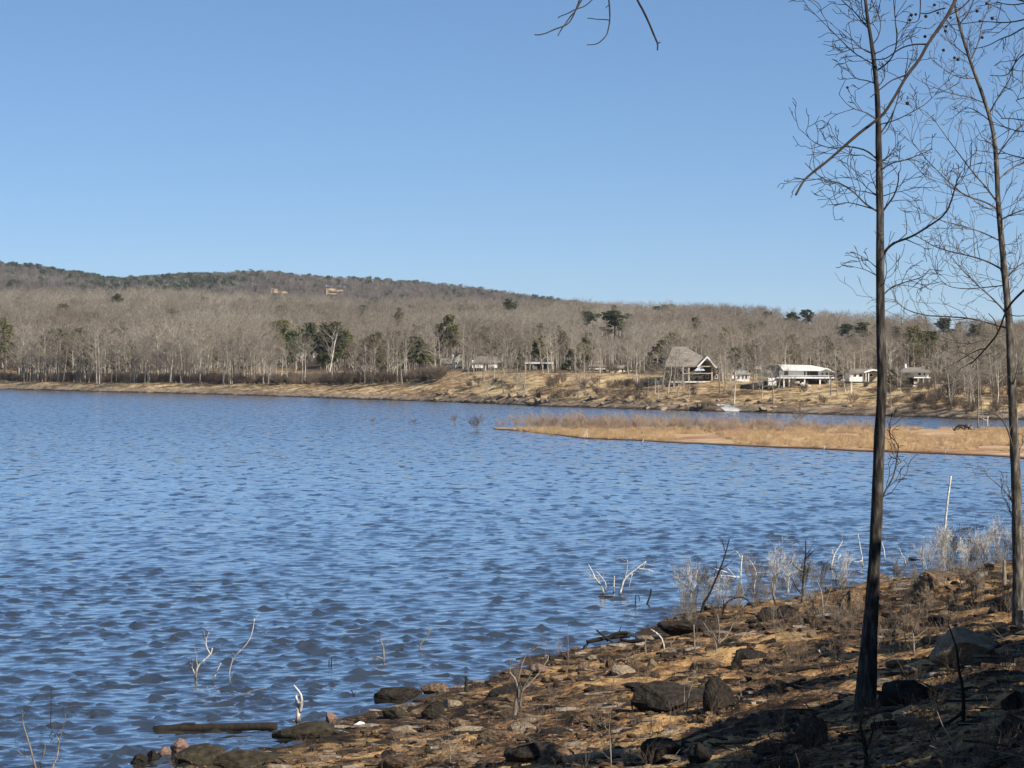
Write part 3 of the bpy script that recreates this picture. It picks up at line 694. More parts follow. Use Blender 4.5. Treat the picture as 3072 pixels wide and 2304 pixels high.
# wooded hill on the horizon
N = 19000
t = rs.uniform(-.24, .24, N); D = rs.uniform(2500, DB + 160, N); X = t * D
yy = pyz(far_z(X, D), D); open_ = ((np.abs(px_of(X, D) - 838) < 34) | (np.abs(px_of(X, D) - 1004) < 34)) & (yy > 869) & (yy < 900) & (rs.rand(len(yy)) < .85)
X, D, t = X[~open_], D[~open_], t[~open_]; n = len(t); Z = far_z(X, D)
gr = fbm(X * .004 + 3, D * .004, 3) + .10 * sstep(-.06, -.02, t) * (1 - sstep(-.02, .03, t))
ever = rs.rand(n) < np.clip(.24 + 1.6 * gr, .04, .88)
form = np.where(ever, 5 + rs.randint(0, 3, n), rs.randint(0, 5, n)); s = rs.uniform(.75, 1.25, n)
scatter('hill_woods', np.stack([X, D, Z], -1), np.stack([np.zeros(n), np.zeros(n), rs.uniform(0, 6.28, n)], -1), np.stack([s, s, s], -1), form, HILL,
        'dark wooded ridge on the horizon behind the grey woods', 'woods')
# bare orange clearings on the ridge
M['clearing'] = mat_noise('clearing', [(.3, (.34, .22, .13)), (.7, (.55, .40, .25))], .03)
for cx in (838, 1004):
    t = (np.linspace(cx - 26, cx + 26, 30) / 3 - 512) / FPX; Dd = np.linspace(2900, DB - 60, 90); T, DD = np.meshgrid(t, Dd); X = T * DD; Z = far_z(X, DD); yy = pyz(Z, DD)
    V = np.stack([X, DD, Z + 1.0], -1).reshape(-1, 3); I = np.arange(T.size).reshape(T.shape); Q = np.stack([I[:-1, :-1], I[:-1, 1:], I[1:, 1:], I[1:, :-1]], -1).reshape(-1, 4)
    ym = yy.reshape(-1)[Q].mean(1); jag = 4 + 12 * fbm(V[Q].mean(1)[:, 0] * .05, V[Q].mean(1)[:, 1] * .02, 3); Q = Q[(ym > 866 + jag) & (ym < 877 + jag)]
    if len(Q): tag(link('clearing', mesh_np('clearing', V, Q, M['clearing'], True)), 'bare tan clearing on the wooded ridge', kind='structure')
# brush at the foot of the woods and on the bank
BR = [shrub_form(500 + i, 3.0, 9, M['shrub_brown'], 2, 1.7, .02) for i in range(4)]
N = 2600
t = rs.uniform(-.235, .235, N); px0 = (t * FPX + 512) * 3; q = np.where(px0 < 1330, rs.uniform(40, 80, N), rs.uniform(3, 120, N))
dens = np.where(px0 < 1330, .85, np.where((px0 > 1640) & (px0 < 1960), .6, np.where(px0 > 2740, .7, .10)))
ok = (rs.rand(N) < dens) & ~((px0 > 1330) & (q > 34) & (q < 110) & (px0 < 2700)); t, q = t[ok], q[ok]; n = len(t)
D = far_shore(t) + q; X = t * D; s = rs.uniform(.35, 1.0, n) * np.where((t * FPX + 512) * 3 > 1330, .75, 1.0)
scatter('brush', np.stack([X, D, far_z(X, D)], -1), np.stack([np.zeros(n), np.zeros(n), rs.uniform(0, 6.28, n)], -1), np.stack([s * 1.2, s * 1.2, s], -1),
        rs.randint(0, 4, n), BR, 'brown leafless brush along the foot of the far woods', 'brush')

# ---- single trees along the far shore
def put_tree(name, forms, i, loc, H, base_h, rz, label, cat, group=None, wid=1.0, tilt=0.0):
    o = empty(name, loc, rz); s = H / base_h; o.scale = (s * wid, s * wid, s); o.rotation_euler = (0, tilt, rz)
    link('trunk', forms[i][0], o); link('crown', forms[i][1], o)
    return tag(o, label, cat, group)
rng = random.Random(21)
for k in range(150):                                   # the front row, left part of the shore
    px = 8 + 1320 * (k + rng.uniform(-.45, .45)) / 150; t = (px / 3 - 512) / FPX
    D = float(far_shore(t)) + rng.uniform(30 if px < 440 else 37, 60); X = t * D; H = float(tree_h(t)) * rng.uniform(.72, 1.12)
    sz = 'tall' if H > 1.0 * float(tree_h(t)) else ('low' if H < .84 * float(tree_h(t)) else 'middling')
    seg = [s_ for s_ in ((110, 'beside the olive pine at the photo edge'), (240, 'above the first of the muddy strip'), (350, 'above the middle of the muddy strip'), (450, 'above the end of the muddy strip'), (580, 'above the start of the pale grass strip'), (700, 'above the middle of the pale grass strip'), (800, 'under the small dark pine top'), (900, 'just before the big pine clump'), (1010, 'in front of the big pine clump'), (1120, 'just past the big pine clump'), (1210, 'before the dark broad pine'), (9999, 'next to the gabled house')) if px < s_[0]][0][1]
    lab, g = '%s bare grey tree in the front row %s' % (sz, seg), '%s front row trees %s' % (sz, seg)
    if any(abs(px - e[0]) < e[3] * .4 and e[2] > 1050 and D < ev_D(e[0], e[2]) + 3 for e in EV) and rng.random() < .75: continue
    put_tree('bare_tree', BARE, rng.randrange(9), (X, D, float(far_z(np.array([X]), np.array([D]))[0]) - .2), H, 16, rng.uniform(0, 6.28), lab, 'tree', g, wid=1.2)
for k in range(175):                                    # among and behind the houses
    px = rng.uniform(1335, 3080); t = (px / 3 - 512) / FPX
    back = rng.random() < .42
    q = rng.uniform(96, 128) if back else rng.uniform(8, 60)
    D = float(far_shore(t)) + q; X = t * D; H = rng.uniform(7.5, 12.5) if back else rng.uniform(4.5, 9.5)
    if not back and (1575 < px < 1662 or 1762 < px < 1900 or 2075 < px < 2150 or 2345 < px < 2480 or 2550 < px < 2640 or 2706 < px < 2790): continue
    hs = nearest(px, 0, [(1383, 0, 'the gabled house'), (1462, 0, 'the white panel house'), (1618, 0, 'the flat-roofed house'), (1793, 0, 'the first tan house'), (1862, 0, 'the second tan house'), (1990, 0, 'the end of the hip roof'), (2100, 0, 'the white gable trim'), (2228, 0, 'the white outbuilding'), (2340, 0, 'the grey wing of the white house'), (2450, 0, 'the white balcony house'), (2588, 0, 'the white cottage'), (2748, 0, 'the cream house'), (2900, 0, 'the beige house'), (3074, 0, 'the house at the photo edge')])
    sz = 'taller' if H > (10 if back else 7) else 'shorter'
    lab, g = ('%s bare tree growing close behind %s' % (sz, hs), '%s trees behind %s' % (sz, hs)) if back else ('%s slender bare tree on the bank below %s' % (sz, hs), '%s trees on the bank below %s' % (sz, hs))
    put_tree('bare_tree', BARE, rng.randrange(9), (X, D, float(far_z(np.array([X]), np.array([D]))[0]) - .2), H, 16, rng.uniform(0, 6.28), lab, 'tree', g, wid=1.0 if back else 1.7)
for x, ty, by, wd, fm, lab in EV:
    D = ev_D(x, by); p = P(x, by, D)
    fs = (PINEB if fm[0] == 'p' else CEDAR); bh = 16 if fm[0] == 'p' else 8
    H = max(3.0, (by - ty) / 3 * D / FPX)
    if fm[0] == 'p' and H < 11:        # only the top shows over the woods: a taller tree rooted lower on the slope
        dz = 11 - H; H = 11.0; p = Vector((p.x, p.y, p.z - dz))
        gz = float(far_z(np.array([p.x]), np.array([p.y]))[0]); H += max(0, p.z - gz); p.z = min(p.z, gz)
    natw = (.46 if fm[0] == 'p' else .5) * H; wdm = wd / 3 * D / FPX
    put_tree('pine_tree' if fm[0] == 'p' else 'cedar_tree', fs, (int(fm[1]) * 2 + x % 2) if fm[0] == 'p' else int(fm[1]), p, H, bh, hash(lab) % 6 if False else (x % 7), lab, 'tree', None, wid=max(.5, min(1.8, wdm / natw)))
for px, q, H in ((1986, 30, 9.5), (2004, 22, 8.5), (2020, 34, 10), (2034, 18, 8), (2050, 30, 9), (2066, 14, 6.5), (2158, 24, 8.5), (2176, 32, 9.5), (2192, 20, 8), (2258, 28, 8.5), (2285, 16, 7), (2334, 26, 8), (2512, 22, 8), (2535, 30, 9)):
    t = (px / 3 - 512) / FPX; D = float(far_shore(t)) + q; X = t * D
    put_tree('bare_tree', BARE, px % 9, (X, D, float(far_z(np.array([X]), np.array([D]))[0]) - .2), H, 16, px * .7, '%s bare tree screening the houses, %s' % ('taller' if H > 8.9 else 'shorter', nearest(px, 0, [(1986, 0, 'at the far end of the hip roof'), (2020, 0, 'before the middle of the hip roof'), (2055, 0, 'before the hip roof near its white gable'), (2175, 0, 'just right of the white gable'), (2258, 0, 'before the white outbuilding'), (2290, 0, 'before the cream-roofed shed'), (2334, 0, 'before the grey wing of the white house'), (2512, 0, 'before the dark shed'), (2535, 0, 'left of the white cottage')])), 'tree', 'trees screening the hip-roofed and white houses', wid=1.7)
# leaning white trunk in front of the clump
p, D = G2(985, 1140)
o = empty('leaning_tree', p); tag(o, 'white leaning bare trunk in front of the big pine clump', 'tree')
pts = [P(985, 1142, D) - p, P(990, 1110, D) - p, P(997, 1075, D) - p, P(1003, 1035, D) - p, P(1012, 1000, D + 1) - p]
link('trunk', tube_mesh('leaning_trunk', pts, [.34, .30, .26, .2, .1], M['dead_white'], 6), o)
sg = []; r2 = random.Random(5)
for q in pts[3:]: grow(sg, r2, q.copy(), Vector((.3, 0, 1)), 3.2, .08, 1, 3, .7, .05, .2, 1.5, .025)
link('crown', seg_mesh('leaning_crown', sg, M['forest_twig']), o)

# ---- shrubs and things on the far bank
def far_shrub(x, y, hpx, wpx, mat, label, name='shrub', seed=1):
    p, D = G2(x, y); H = hpx / 3 * D / FPX
    rng = random.Random(seed); tris = []
    for k in range(16):
        a = rng.uniform(0, 6.28); R = wpx / 6 * D / FPX * rng.uniform(.2, .8)
        leaf_clump(rng, tris, Vector((math.cos(a) * R, math.sin(a) * R, H * rng.uniform(.15, .75))), H * .3, 26, .14, .8)
    o = empty(name, p); tag(o, label, 'shrub')
    link('foliage', tri_mesh('shrub_foliage', tris, mat), o)
    sg = []
    for k in range(5): grow(sg, rng, Vector((0, 0, -.1)), Vector((rng.gauss(0, .4), rng.gauss(0, .4), 1)).normalized(), H * .9, .05, 0, 1, .6, .05, .1, 1.2, .015)
    link('stem', seg_mesh('shrub_stem', sg, M['twig_dark']), o)
far_shrub(1505, 1162, 26, 48, M['cedar'], 'dark sprawling shrub on the lawn under the garage with white doors', seed=2)
far_shrub(1486, 1150, 18, 16, M['cedar'], 'small dark upright shrub beside the sprawling one on the lawn', seed=3)
far_shrub(1655, 1151, 15, 36, M['cedar'], 'low dark cushion shrub round a white post on the lawn', seed=4)
far_shrub(1617, 1196, 20, 12, M['twig_dark'], 'dark shrub among the pale shore rocks', seed=5)
far_shrub(2725, 1170, 24, 30, M['cedar'], 'dark bush under the cream house balcony', seed=6)
far_shrub(2600, 1160, 16, 30, M['shrub_brown'], 'brown bush under the white house with two small windows', seed=7)

# rocks
def rock_form(seed, sub=2, flat=.62, cuts=7):
    rng = random.Random(seed); bm = bmesh.new(); bmesh.ops.create_icosphere(bm, subdivisions=sub, radius=1)
    pl = [(Vector((rng.gauss(0, 1), rng.gauss(0, 1), rng.gauss(0, .9))).normalized(), rng.uniform(.55, .85)) for _ in range(cuts)]
    ox = rng.uniform(0, 99)
    co = np.array([v.co[:] for v in bm.verts])
    nz = fbm(co[:, 0] * 1.6 + ox, co[:, 1] * 1.6 + co[:, 2] * 1.3 + ox, 4)
    for v, k in zip(bm.verts, nz):
        for a, h in pl:
            dd = v.co.dot(a) - h
            if dd > 0: v.co -= a * dd * .98
        v.co *= 1 + .20 * k; v.co.z = round(v.co.z * 5 + .35 * k) / 5 * .35 + v.co.z * .65; v.co.z *= flat
    me = bpy.data.meshes.new('rock'); bm.to_mesh(me); bm.free(); return me
def with_mat(me, m):
    c = me.copy(); c.materials.clear(); c.materials.append(m); return c
RK2 = [rock_form(600 + i, 2) for i in range(8)]
RKs = [rock_form(640 + i, 1) for i in range(6)]
rng = random.Random(8)
RK2P = [with_mat(r, M['rock_pale']) for r in RK2]
for k in range(95):                                   # pale blocks along the far waterline under the houses
    x = rng.uniform(1280, 2330) if k < 80 else rng.uniform(2330, 2560); t = (x / 3 - 512) / FPX
    q = rng.uniform(1.5, 15); D = float(far_shore(t)) + q; X = t * D; s = rng.uniform(.35, 1.25) * (1.2 if x < 1800 else .8)
    o = link('shore_rock', rng.choice(RK2P), None, (X, D, float(far_z(np.array([X]), np.array([D]))[0]) + s * .1)); o.scale = (s * rng.uniform(.8, 1.7), s, s * rng.uniform(.7, 1.1))
    o.rotation_euler = (rng.uniform(-.3, .3), rng.uniform(-.3, .3), rng.uniform(0, 6.28))
    hs = nearest(x, 0, [(1300, 0, 'under the grey shed'), (1400, 0, 'under the gabled house'), (1480, 0, 'under the white panel house'), (1560, 0, 'under the carport slope'), (1640, 0, 'under the flat-roofed house'), (1740, 0, 'under the brushy bank'), (1850, 0, 'under the tan houses'), (1960, 0, 'before the hip-roofed house'), (2070, 0, 'beside the dock frame'), (2180, 0, 'beside the boat ramp'), (2290, 0, 'under the camper'), (2400, 0, 'under the white balcony house'), (2520, 0, 'under the white cottage')])
    sz = 'large' if s > .85 else ('middling' if s > .55 else 'small'); hw = 'at the water edge' if q < 6 else 'up the bank'
    tag(o, '%s pale stone block %s %s' % (sz, hw, hs), 'rock', '%s stone blocks %s %s' % (sz, hw, hs))

# ------------------------------------------------------------------ lakeside houses (drawn in photograph pixels round their base, depth in metres)
class House:
    def __init__(s, name, x, yb, label, cat='house', D=None):
        if D is None: s.p, s.D = G2(x, yb)
        else: s.D = D; s.p = P(x, yb, D)
        s.x, s.yb, s.k = x, yb, s.D / FPX / 3
        s.o = empty(name, s.p); tag(s.o, label, cat)
    def c(s, x, y, d): return Vector(((x - s.x) * s.k, d, (s.yb - y) * s.k))
    def box(s, name, x0, x1, y0, y1, d0, d1, m, parent=None):
        a = s.c(x0, y1, d0); b = s.c(x1, y0, d1)
        V = [(x, y, z) for z in (a.z, b.z) for y in (a.y, b.y) for x in (a.x, b.x)]
        F = [(0, 2, 3, 1), (4, 5, 7, 6), (0, 1, 5, 4), (2, 6, 7, 3), (0, 4, 6, 2), (1, 3, 7, 5)]
        return link(name, mesh_py(name, V, F, M[m]), parent or s.o)
    def prism(s, name, pts, d0, d1, m, parent=None):
        """outline in the picture plane, pushed back from depth d0 to d1"""
        n = len(pts); V = [s.c(x, y, d0) for x, y in pts] + [s.c(x, y, d1) for x, y in pts]
        F = [tuple(range(n)), tuple(range(2 * n - 1, n - 1, -1))] + [(i, i + n, (i + 1) % n + n, (i + 1) % n) for i in range(n)]
        return link(name, mesh_py(name, V, F, M[m]), parent or s.o)
    def roof(s, x0, x1, ye, yr, xr0, xr1, d0, d1, m, th=.25, parent=None):
        """hip or gable roof with a ridge along x between xr0 and xr1"""
        dm = (d0 + d1) / 2
        V = [s.c(x0, ye, d0), s.c(x1, ye, d0), s.c(x1, ye, d1), s.c(x0, ye, d1), s.c(xr0, yr, dm), s.c(xr1, yr, dm)]
        V += [v - Vector((0, 0, th)) for v in V[:4]]
        F = [(0, 1, 5, 4), (1, 2, 5), (2, 3, 4, 5), (3, 0, 4), (6, 7, 1, 0), (7, 8, 2, 1), (8, 9, 3, 2), (9, 6, 0, 3), (9, 8, 7, 6)]
        return link('roof', mesh_py('roof', V, F, M[m]), parent or s.o)
    def win(s, x0, x1, y0, y1, d=-.03, parent=None, frame='white_paint', name='window'):
        w_ = s.box(name, x0, x1, y0, y1, d - .05, d, frame, parent)
        ix, iy = (x1 - x0) * .12 + .25, (y1 - y0) * .12 + .25
        s.box('pane', x0 + ix, x1 - ix, y0 + iy, y1 - iy, d - .09, d - .06, 'glass', w_); return w_

# white gabled house and its grey shed
h = House('gabled_house', 1383, 1104, 'white gabled house beside a small grey shed at the edge of the woods')
h.prism('wall', [(1364, 1108), (1402, 1108), (1402, 1076), (1383, 1060), (1364, 1076)], 0, 9, 'cream_paint')
h.prism('roof', [(1361, 1077), (1383, 1057), (1405, 1077), (1405, 1074.5), (1383, 1054), (1361, 1074.5)], -.5, 9.4, 'roof_dark')
h.win(1366, 1372, 1085, 1095, -.03); h.win(1380, 1386, 1066, 1073, -.03); h.win(1388, 1396, 1083, 1094, -.03)
h.box('porch', 1374, 1404, 1096, 1097.5, -2.2, -.06, 'grey_wall')
h.box('chimney', 1355, 1361, 1064, 1108, 2, 4, 'white_paint')
h = House('shed', 1337, 1100, 'small grey shed with pitched roof left of the white gabled house', 'shed')
h.prism('wall', [(1318, 1103), (1356, 1103), (1356, 1090), (1318, 1090)], 0, 5, 'grey_wall')
h.roof(1316, 1358, 1090, 1075, 1324, 1350, -.5, 5.5, 'roof_grey')
h.box('door', 1332, 1339, 1092, 1102, -.06, -.02, 'dark_wall')
# low house with two white doors
h = House('garage_house', 1462, 1112, 'low brown-roofed house with two bright white wall panels between dark openings')
h.box('wall', 1424, 1514, 1086, 1116, .9, 9, 'dark_wall')
h.roof(1420, 1502, 1086, 1069, 1432, 1490, -.6, 9.6, 'roof_grey')
for x0, x1 in ((1426, 1451), (1465, 1494)):
    g = h.box('white_panel', x0, x1, 1088, 1104, .0, .88, 'white_paint')
    h.win((x0 + x1) / 2 - 3, (x0 + x1) / 2 + 3, 1088.5, 1093, -.02, g)
h.box('post', 1455, 1457, 1087, 1112, .2, .5, 'white_paint')
h.box('side_wing', 1497, 1512, 1092, 1114, .1, .86, 'roof_dark')
h.box('door', 1416, 1423, 1080, 1104, .2, 4, 'white_paint')
# upper houses
h = House('hillside_house', 1474, 1024, 'small cream house highest on the slope above the white panel house')
h.box('wall', 1455, 1492, 1010, 1030, 0, 8, 'cream_paint'); h.roof(1452, 1495, 1010, 1004, 1460, 1488, -.5, 8.5, 'tan_wall')
h.box('garage_door', 1470, 1484, 1015, 1022, -.06, -.02, 'white_paint'); h.box('side_wing', 1494, 1500, 1006, 1024, 1, 6, 'dark_wall')
h = House('dark_cabin', 1492, 1052, 'small dark cabin with one pale door on the slope above the white panel house', 'cabin')
h.box('wall', 1478, 1508, 1030, 1056, 0, 6, 'dark_wall'); h.roof(1475, 1512, 1030, 1024, 1482, 1506, -.5, 6.5, 'roof_dark')
h.box('door', 1487, 1491, 1038, 1050, -.06, -.02, 'cream_paint')
h = House('carport', 1528, 1046, 'pale low carport roof right of the dark cabin on the slope', 'carport')
h.prism('roof', [(1510, 1028), (1516, 1031), (1530, 1028), (1544, 1024), (1544, 1027), (1530, 1032), (1516, 1035), (1510, 1031)], 0, 5, 'cream_paint')
for x in (1514, 1541): h.box('post', x, x + 1.5, 1030, 1050, .3, .6, 'tan_wall')
# carport building and flat roofed house
h = House('flat_house', 1618, 1108, 'long flat-roofed house with pale fascia and dark openings by the round cedar')
h.box('wall', 1578, 1658, 1092, 1112, 1.2, 9, 'dark_wall')
h.box('roof', 1574, 1662, 1086, 1091.5, -.2, 9.5, 'white_paint')
for x in (1576, 1589, 1598, 1628, 1656): h.box('post', x, x + 3, 1091.6, 1113, .1, .5, 'tan_wall')
h.box('wall_panel', 1602, 1612, 1096, 1112, .6, 1.15, 'grey_wall'); h.box('chimney', 1622, 1628, 1068, 1086, 3, 4, 'tan_wall')
h.prism('chimney_cap', [(1616, 1064), (1634, 1064), (1631, 1068), (1619, 1068)], 2.8, 4.2, 'cream_paint')
h.win(1586, 1588.8, 1096, 1104, 1.15); h.win(1640, 1650, 1096, 1105, 1.15)
h = House('tan_house', 1793, 1112, 'low tan house with long dark base on the slope, nearer the round cedar')
h.box('wall', 1768, 1816, 1098, 1108, 0, 8, 'white_paint'); h.box('base', 1752, 1818, 1108.3, 1116, .2, 8, 'dark_wall'); h.roof(1764, 1820, 1098, 1092, 1774, 1810, -.4, 8.4, 'roof_grey')
for x in (1776, 1788, 1802): h.win(x, x + 5, 1100, 1105)
h = House('tan_house', 1862, 1116, 'low tan house on the slope midway between the round cedar and the grey hip roof')
h.box('wall', 1832, 1894, 1103, 1119, 0, 8, 'cream_paint'); h.roof(1829, 1897, 1103, 1095, 1840, 1886, -.4, 8.4, 'roof_grey')
for x in (1838, 1852, 1880): h.win(x, x + 6, 1106, 1112)
h.box('door', 1866, 1870, 1106, 1117, -.06, -.02, 'dark_wall')
# big house with grey hip roof and white gable trim
h = House('lake_house', 2105, 1146, 'large house with tall grey hip roof and white-trimmed open gable')
h.box('wall', 2002, 2168, 1098, 1150, 3.0, 15, 'brick_wall')
h.roof(1994, 2152, 1097, 1040, 2024, 2064, -.6, 15.6, 'roof_grey', .35)
h.prism('gable_roof', [(2088, 1099), (2120, 1066), (2152, 1103), (2150, 1105), (2120, 1070), (2091, 1101)], -1.5, 9, 'roof_grey')
h.prism('gable_trim', [(2088.5, 1101), (2120, 1068.5), (2150, 1104), (2145, 1104), (2120, 1074), (2094.5, 1101)], -1.9, -1.53, 'white_paint')
h.box('gable_beam', 2106, 2140, 1098, 1101, -1.4, -1.1, 'tan_wall')
h.prism('gable_window', [(2104, 1097), (2120, 1079), (2136, 1097)], 2.6, 2.95, 'glass')
h.box('porch_roof', 2140, 2174, 1099, 1103, -1.2, 2.9, 'roof_grey')
h.box('deck', 2048, 2132, 1119, 1121.5, -1.2, 2.95, 'tan_wall')
for x in (2046, 2064, 2133, 2166): h.box('post', x, x + 4, 1103.5, 1150, -1.0, -.6, 'tan_wall')
h.prism('awning', [(2080, 1113), (2092, 1103), (2106, 1101), (2114, 1112)], -.9, -.75, 'blue_tarp')
h.box('wall_panel', 2096, 2112, 1127, 1140, 2.6, 2.95, 'grey_wall')
for x in (2052, 2120, 2148): h.win(x, x + 9, 1124, 1136, 2.97)
h.box('terrace', 2012, 2130, 1144, 1148, -3.2, 2.9, 'concrete')
# white round-topped tower, small white outbuilding
h = House('white_tower', 2202, 1122, 'narrow white tower with rounded top right of the hip-roofed house', 'tower')
h.box('shaft', 2196, 2207, 1091, 1126, 0, 1.2, 'cream_paint')
h.prism('cap', [(2191, 1088), (2191, 1078), (2195, 1072), (2200, 1071), (2204, 1075), (2207, 1086), (2207, 1090), (2193, 1090)], -.3, 1.5, 'white_paint')
h = House('outbuilding', 2228, 1143, 'small white outbuilding with grey windows between tower and white house', 'outbuilding')
h.box('wall', 2206, 2249, 1121, 1147, 0, 4, 'white_paint'); h.roof(2203, 2252, 1121, 1111, 2212, 2240, -.4, 4.4, 'grey_wall')
for x in (2213, 2226, 2236): h.win(x, x + 6, 1125, 1137, -.03, None, 'grey_wall')
h.box('step', 2194, 2201, 1126, 1136, -.6, -.2, 'white_paint')
h = House('picnic_shelter', 2215, 1128, 'low wide shelter roof behind the small white outbuilding', 'shelter')
h.prism('roof', [(2172, 1121), (2185, 1116), (2240, 1115), (2268, 1123), (2240, 1119), (2190, 1120)], 6, 9, 'roof_grey')
for x in (2176, 2262): h.box('post', x, x + 2, 1121.5, 1132, 6.5, 6.8, 'dark_wall')
# main white two-storey house
h = House('white_house', 2400, 1160, 'white two-storey lake house with bright metal roof and long balcony')
h.box('wall', 2340, 2492, 1112, 1134, 1.6, 11, 'white_paint')
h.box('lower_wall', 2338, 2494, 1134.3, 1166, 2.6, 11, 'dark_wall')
h.prism('roof', [(2338, 1095), (2344, 1093.5), (2432, 1095.5), (2492, 1107), (2490, 1113.5), (2350, 1111.5)], .2, 11.5, 'roof_white')
h.prism('gable', [(2458, 1113), (2478, 1104), (2504, 1115.5), (2503, 1117), (2478, 1107), (2460, 1114)], -.4, 10, 'white_paint')
h.box('balcony', 2330, 2502, 1131.5, 1135.5, -.4, 2.4, 'white_paint')
h.box('railing', 2340, 2500, 1126.5, 1127.5, -.38, -.3, 'white_paint')
for x in range(2342, 2500, 13): h.box('baluster', x, x + .8, 1127.6, 1131.4, -.37, -.31, 'white_paint')
for x in (2350, 2366, 2412, 2458, 2488): h.box('post', x, x + 4, 1135.7, 1164, -.1, .25, 'white_paint')
for x0, x1 in ((2355, 2367), (2415, 2419), (2424, 2430)): h.win(x0, x1, 1114, 1127, 1.57, None, 'dark_wall')
h.box('recess_shade_panel', 2431, 2457, 1114, 1128, 1.5, 1.56, 'dark_wall')  # flat panel on the wall; the porch recess's shade is painted as its dark colour
h.win(2466, 2474, 1117, 1127, 1.57); h.win(2478, 2488, 1117, 1127, 1.57)
h.box('left_wing', 2306, 2339, 1108, 1130, 2.5, 11, 'grey_wall'); h.prism('wing_roof', [(2298, 1104), (2326, 1096), (2338, 1094), (2340, 1112), (2326, 1108)], 2.2, 11.5, 'roof_dark')
h.box('lattice', 2484, 2490, 1140, 1163, .3, .6, 'white_paint'); h.box('door', 2374, 2382, 1140, 1162, 2.52, 2.57, 'grey_wall')
h.box('table', 2382, 2396, 1144, 1150, -1.6, -.8, 'white_paint')
h.prism('boat_cover', [(2396, 1152), (2404, 1146), (2412, 1148), (2432, 1158), (2428, 1160), (2400, 1157)], -2.6, -1.6, 'concrete')
h = House('boat_shed', 2283, 1125, 'small dark shed with a bright cream roof left of the white house', 'shed')
h.prism('roof', [(2268, 1107), (2276, 1099), (2290, 1096), (2296, 1099), (2294, 1107)], 3, 8, 'cream_paint'); h.box('wall', 2272, 2292, 1107.3, 1130, 3.4, 7.6, 'dark_wall')
h.box('lean_roof', 2252, 2306, 1122.5, 1124.5, 2.0, 6, 'metal')
h = House('white_trailer', 2314, 1168, 'white boxy camper on dark stilts just below the white house', 'camper', None)
h.box('body', 2302, 2327, 1134, 1156, -1.6, .8, 'white_paint'); h.box('window', 2304, 2320, 1143, 1144.6, -1.7, -1.62, 'grey_wall')
for x in (2303, 2312, 2324): h.box('leg', x, x + 2.2, 1156.3, 1174, -1.4, -1.0, 'dark_wall')
h.box('skirt', 2290, 2300, 1142, 1170, -.8, .6, 'dark_wall')
# next houses to the right
h = House('white_cottage', 2588, 1148, 'white cottage with two small dark windows beside the nearer trunk')
h.box('wall', 2549, 2592, 1115, 1145, 0, 8, 'white_paint'); h.box('porch_wall', 2593, 2640, 1118, 1145, 1.2, 8, 'tan_wall'); h.box('base', 2547, 2642, 1145.3, 1152, .4, 8, 'dark_wall')
h.roof(2546, 2646, 1115, 1107, 2560, 2634, -.5, 8.5, 'roof_grey'); h.prism('porch_gable', [(2588, 1116), (2618, 1108), (2648, 1114), (2648, 1117), (2618, 1112), (2592, 1119)], -.9, 3, 'white_paint')
for x in (2561, 2578): h.win(x, x + 8, 1123, 1130, -.03, None, 'dark_wall')
for x in (2596, 2604): h.box('post', x, x + 2, 1119.5, 1145, -.6, -.3, 'white_paint')
h.win(2610, 2622, 1121, 1131, 1.17)
h = House('dark_shed', 2515, 1142, 'low dark shed between the white house and the white cottage', 'shed')
h.box('wall', 2503, 2540, 1122, 1146, 3, 8, 'dark_wall'); h.roof(2500, 2543, 1122, 1116, 2508, 2536, 2.5, 8.5, 'roof_dark'); h.box('tank', 2526, 2541, 1138, 1144, 1, 2.4, 'white_paint')
h = House('cream_house', 2748, 1158, 'cream house with balcony over dark lower storey, between the near trunks')
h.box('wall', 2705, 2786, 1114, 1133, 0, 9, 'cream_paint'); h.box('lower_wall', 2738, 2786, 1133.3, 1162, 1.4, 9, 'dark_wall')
h.roof(2700, 2793, 1114, 1102, 2722, 2766, -1.2, 10, 'roof_grey'); h.box('chimney', 2722, 2727, 1092, 1104, 3, 4, 'white_paint')
h.box('balcony', 2738, 2790, 1131, 1134.5, -1.6, -.03, 'white_paint'); h.win(2753, 2764, 1117, 1128); h.win(2770, 2776, 1117, 1128, -.03); h.win(2712, 2724, 1118, 1127, -.03)
for x in (2750, 2766, 2783): h.box('post', x, x + 2.5, 1134.7, 1160, -1.4, -1.1, 'white_paint')
h.box('planter', 2738, 2751, 1145, 1152, -1.9, -1.0, 'cream_paint'); h.box('cover', 2766, 2780, 1151, 1157, -2.6, -1.7, 'blue_tarp'); h.box('terrace', 2735, 2830, 1154, 1160, -1.65, 1.3, 'concrete')
h = House('propane_tank', 2818, 1151, 'long white tank on a slab right of the cream house', 'tank')
h.prism('tank', [(2802, 1148), (2800, 1145), (2802, 1142.5), (2832, 1142.5), (2834, 1145), (2832, 1148)], 0, 1.0, 'white_paint')
for x in (2806, 2826): h.box('foot', x, x + 2, 1148.2, 1152, .2, .8, 'dark_wall')
h = House('dark_roof_house', 2808, 1128, 'low house with nearly black roof behind the white tank')
h.box('wall', 2790, 2826, 1118, 1140, 6, 13, 'brick_wall'); h.roof(2786, 2832, 1119, 1102, 2798, 2814, 5.5, 13.5, 'roof_dark'); h.win(2800, 2808, 1122, 1130, 5.97)
h = House('beige_house', 2900, 1148, 'beige house over a dark lower storey near the white dead trunks')
h.box('wall', 2886, 2924, 1114, 1133, 0, 8, 'cream_paint'); h.roof(2862, 2930, 1114, 1098, 2876, 2914, -1, 9, 'roof_grey'); h.box('balcony', 2884, 2912, 1128, 1133, -1.2, -.03, 'white_paint')
h.box('lower_wall', 2884, 2920, 1133.3, 1154, .8, 8, 'dark_wall'); h.win(2892, 2902, 1117, 1126); h.box('side_wall', 2846, 2872, 1121, 1140, 2, 8, 'tan_wall')
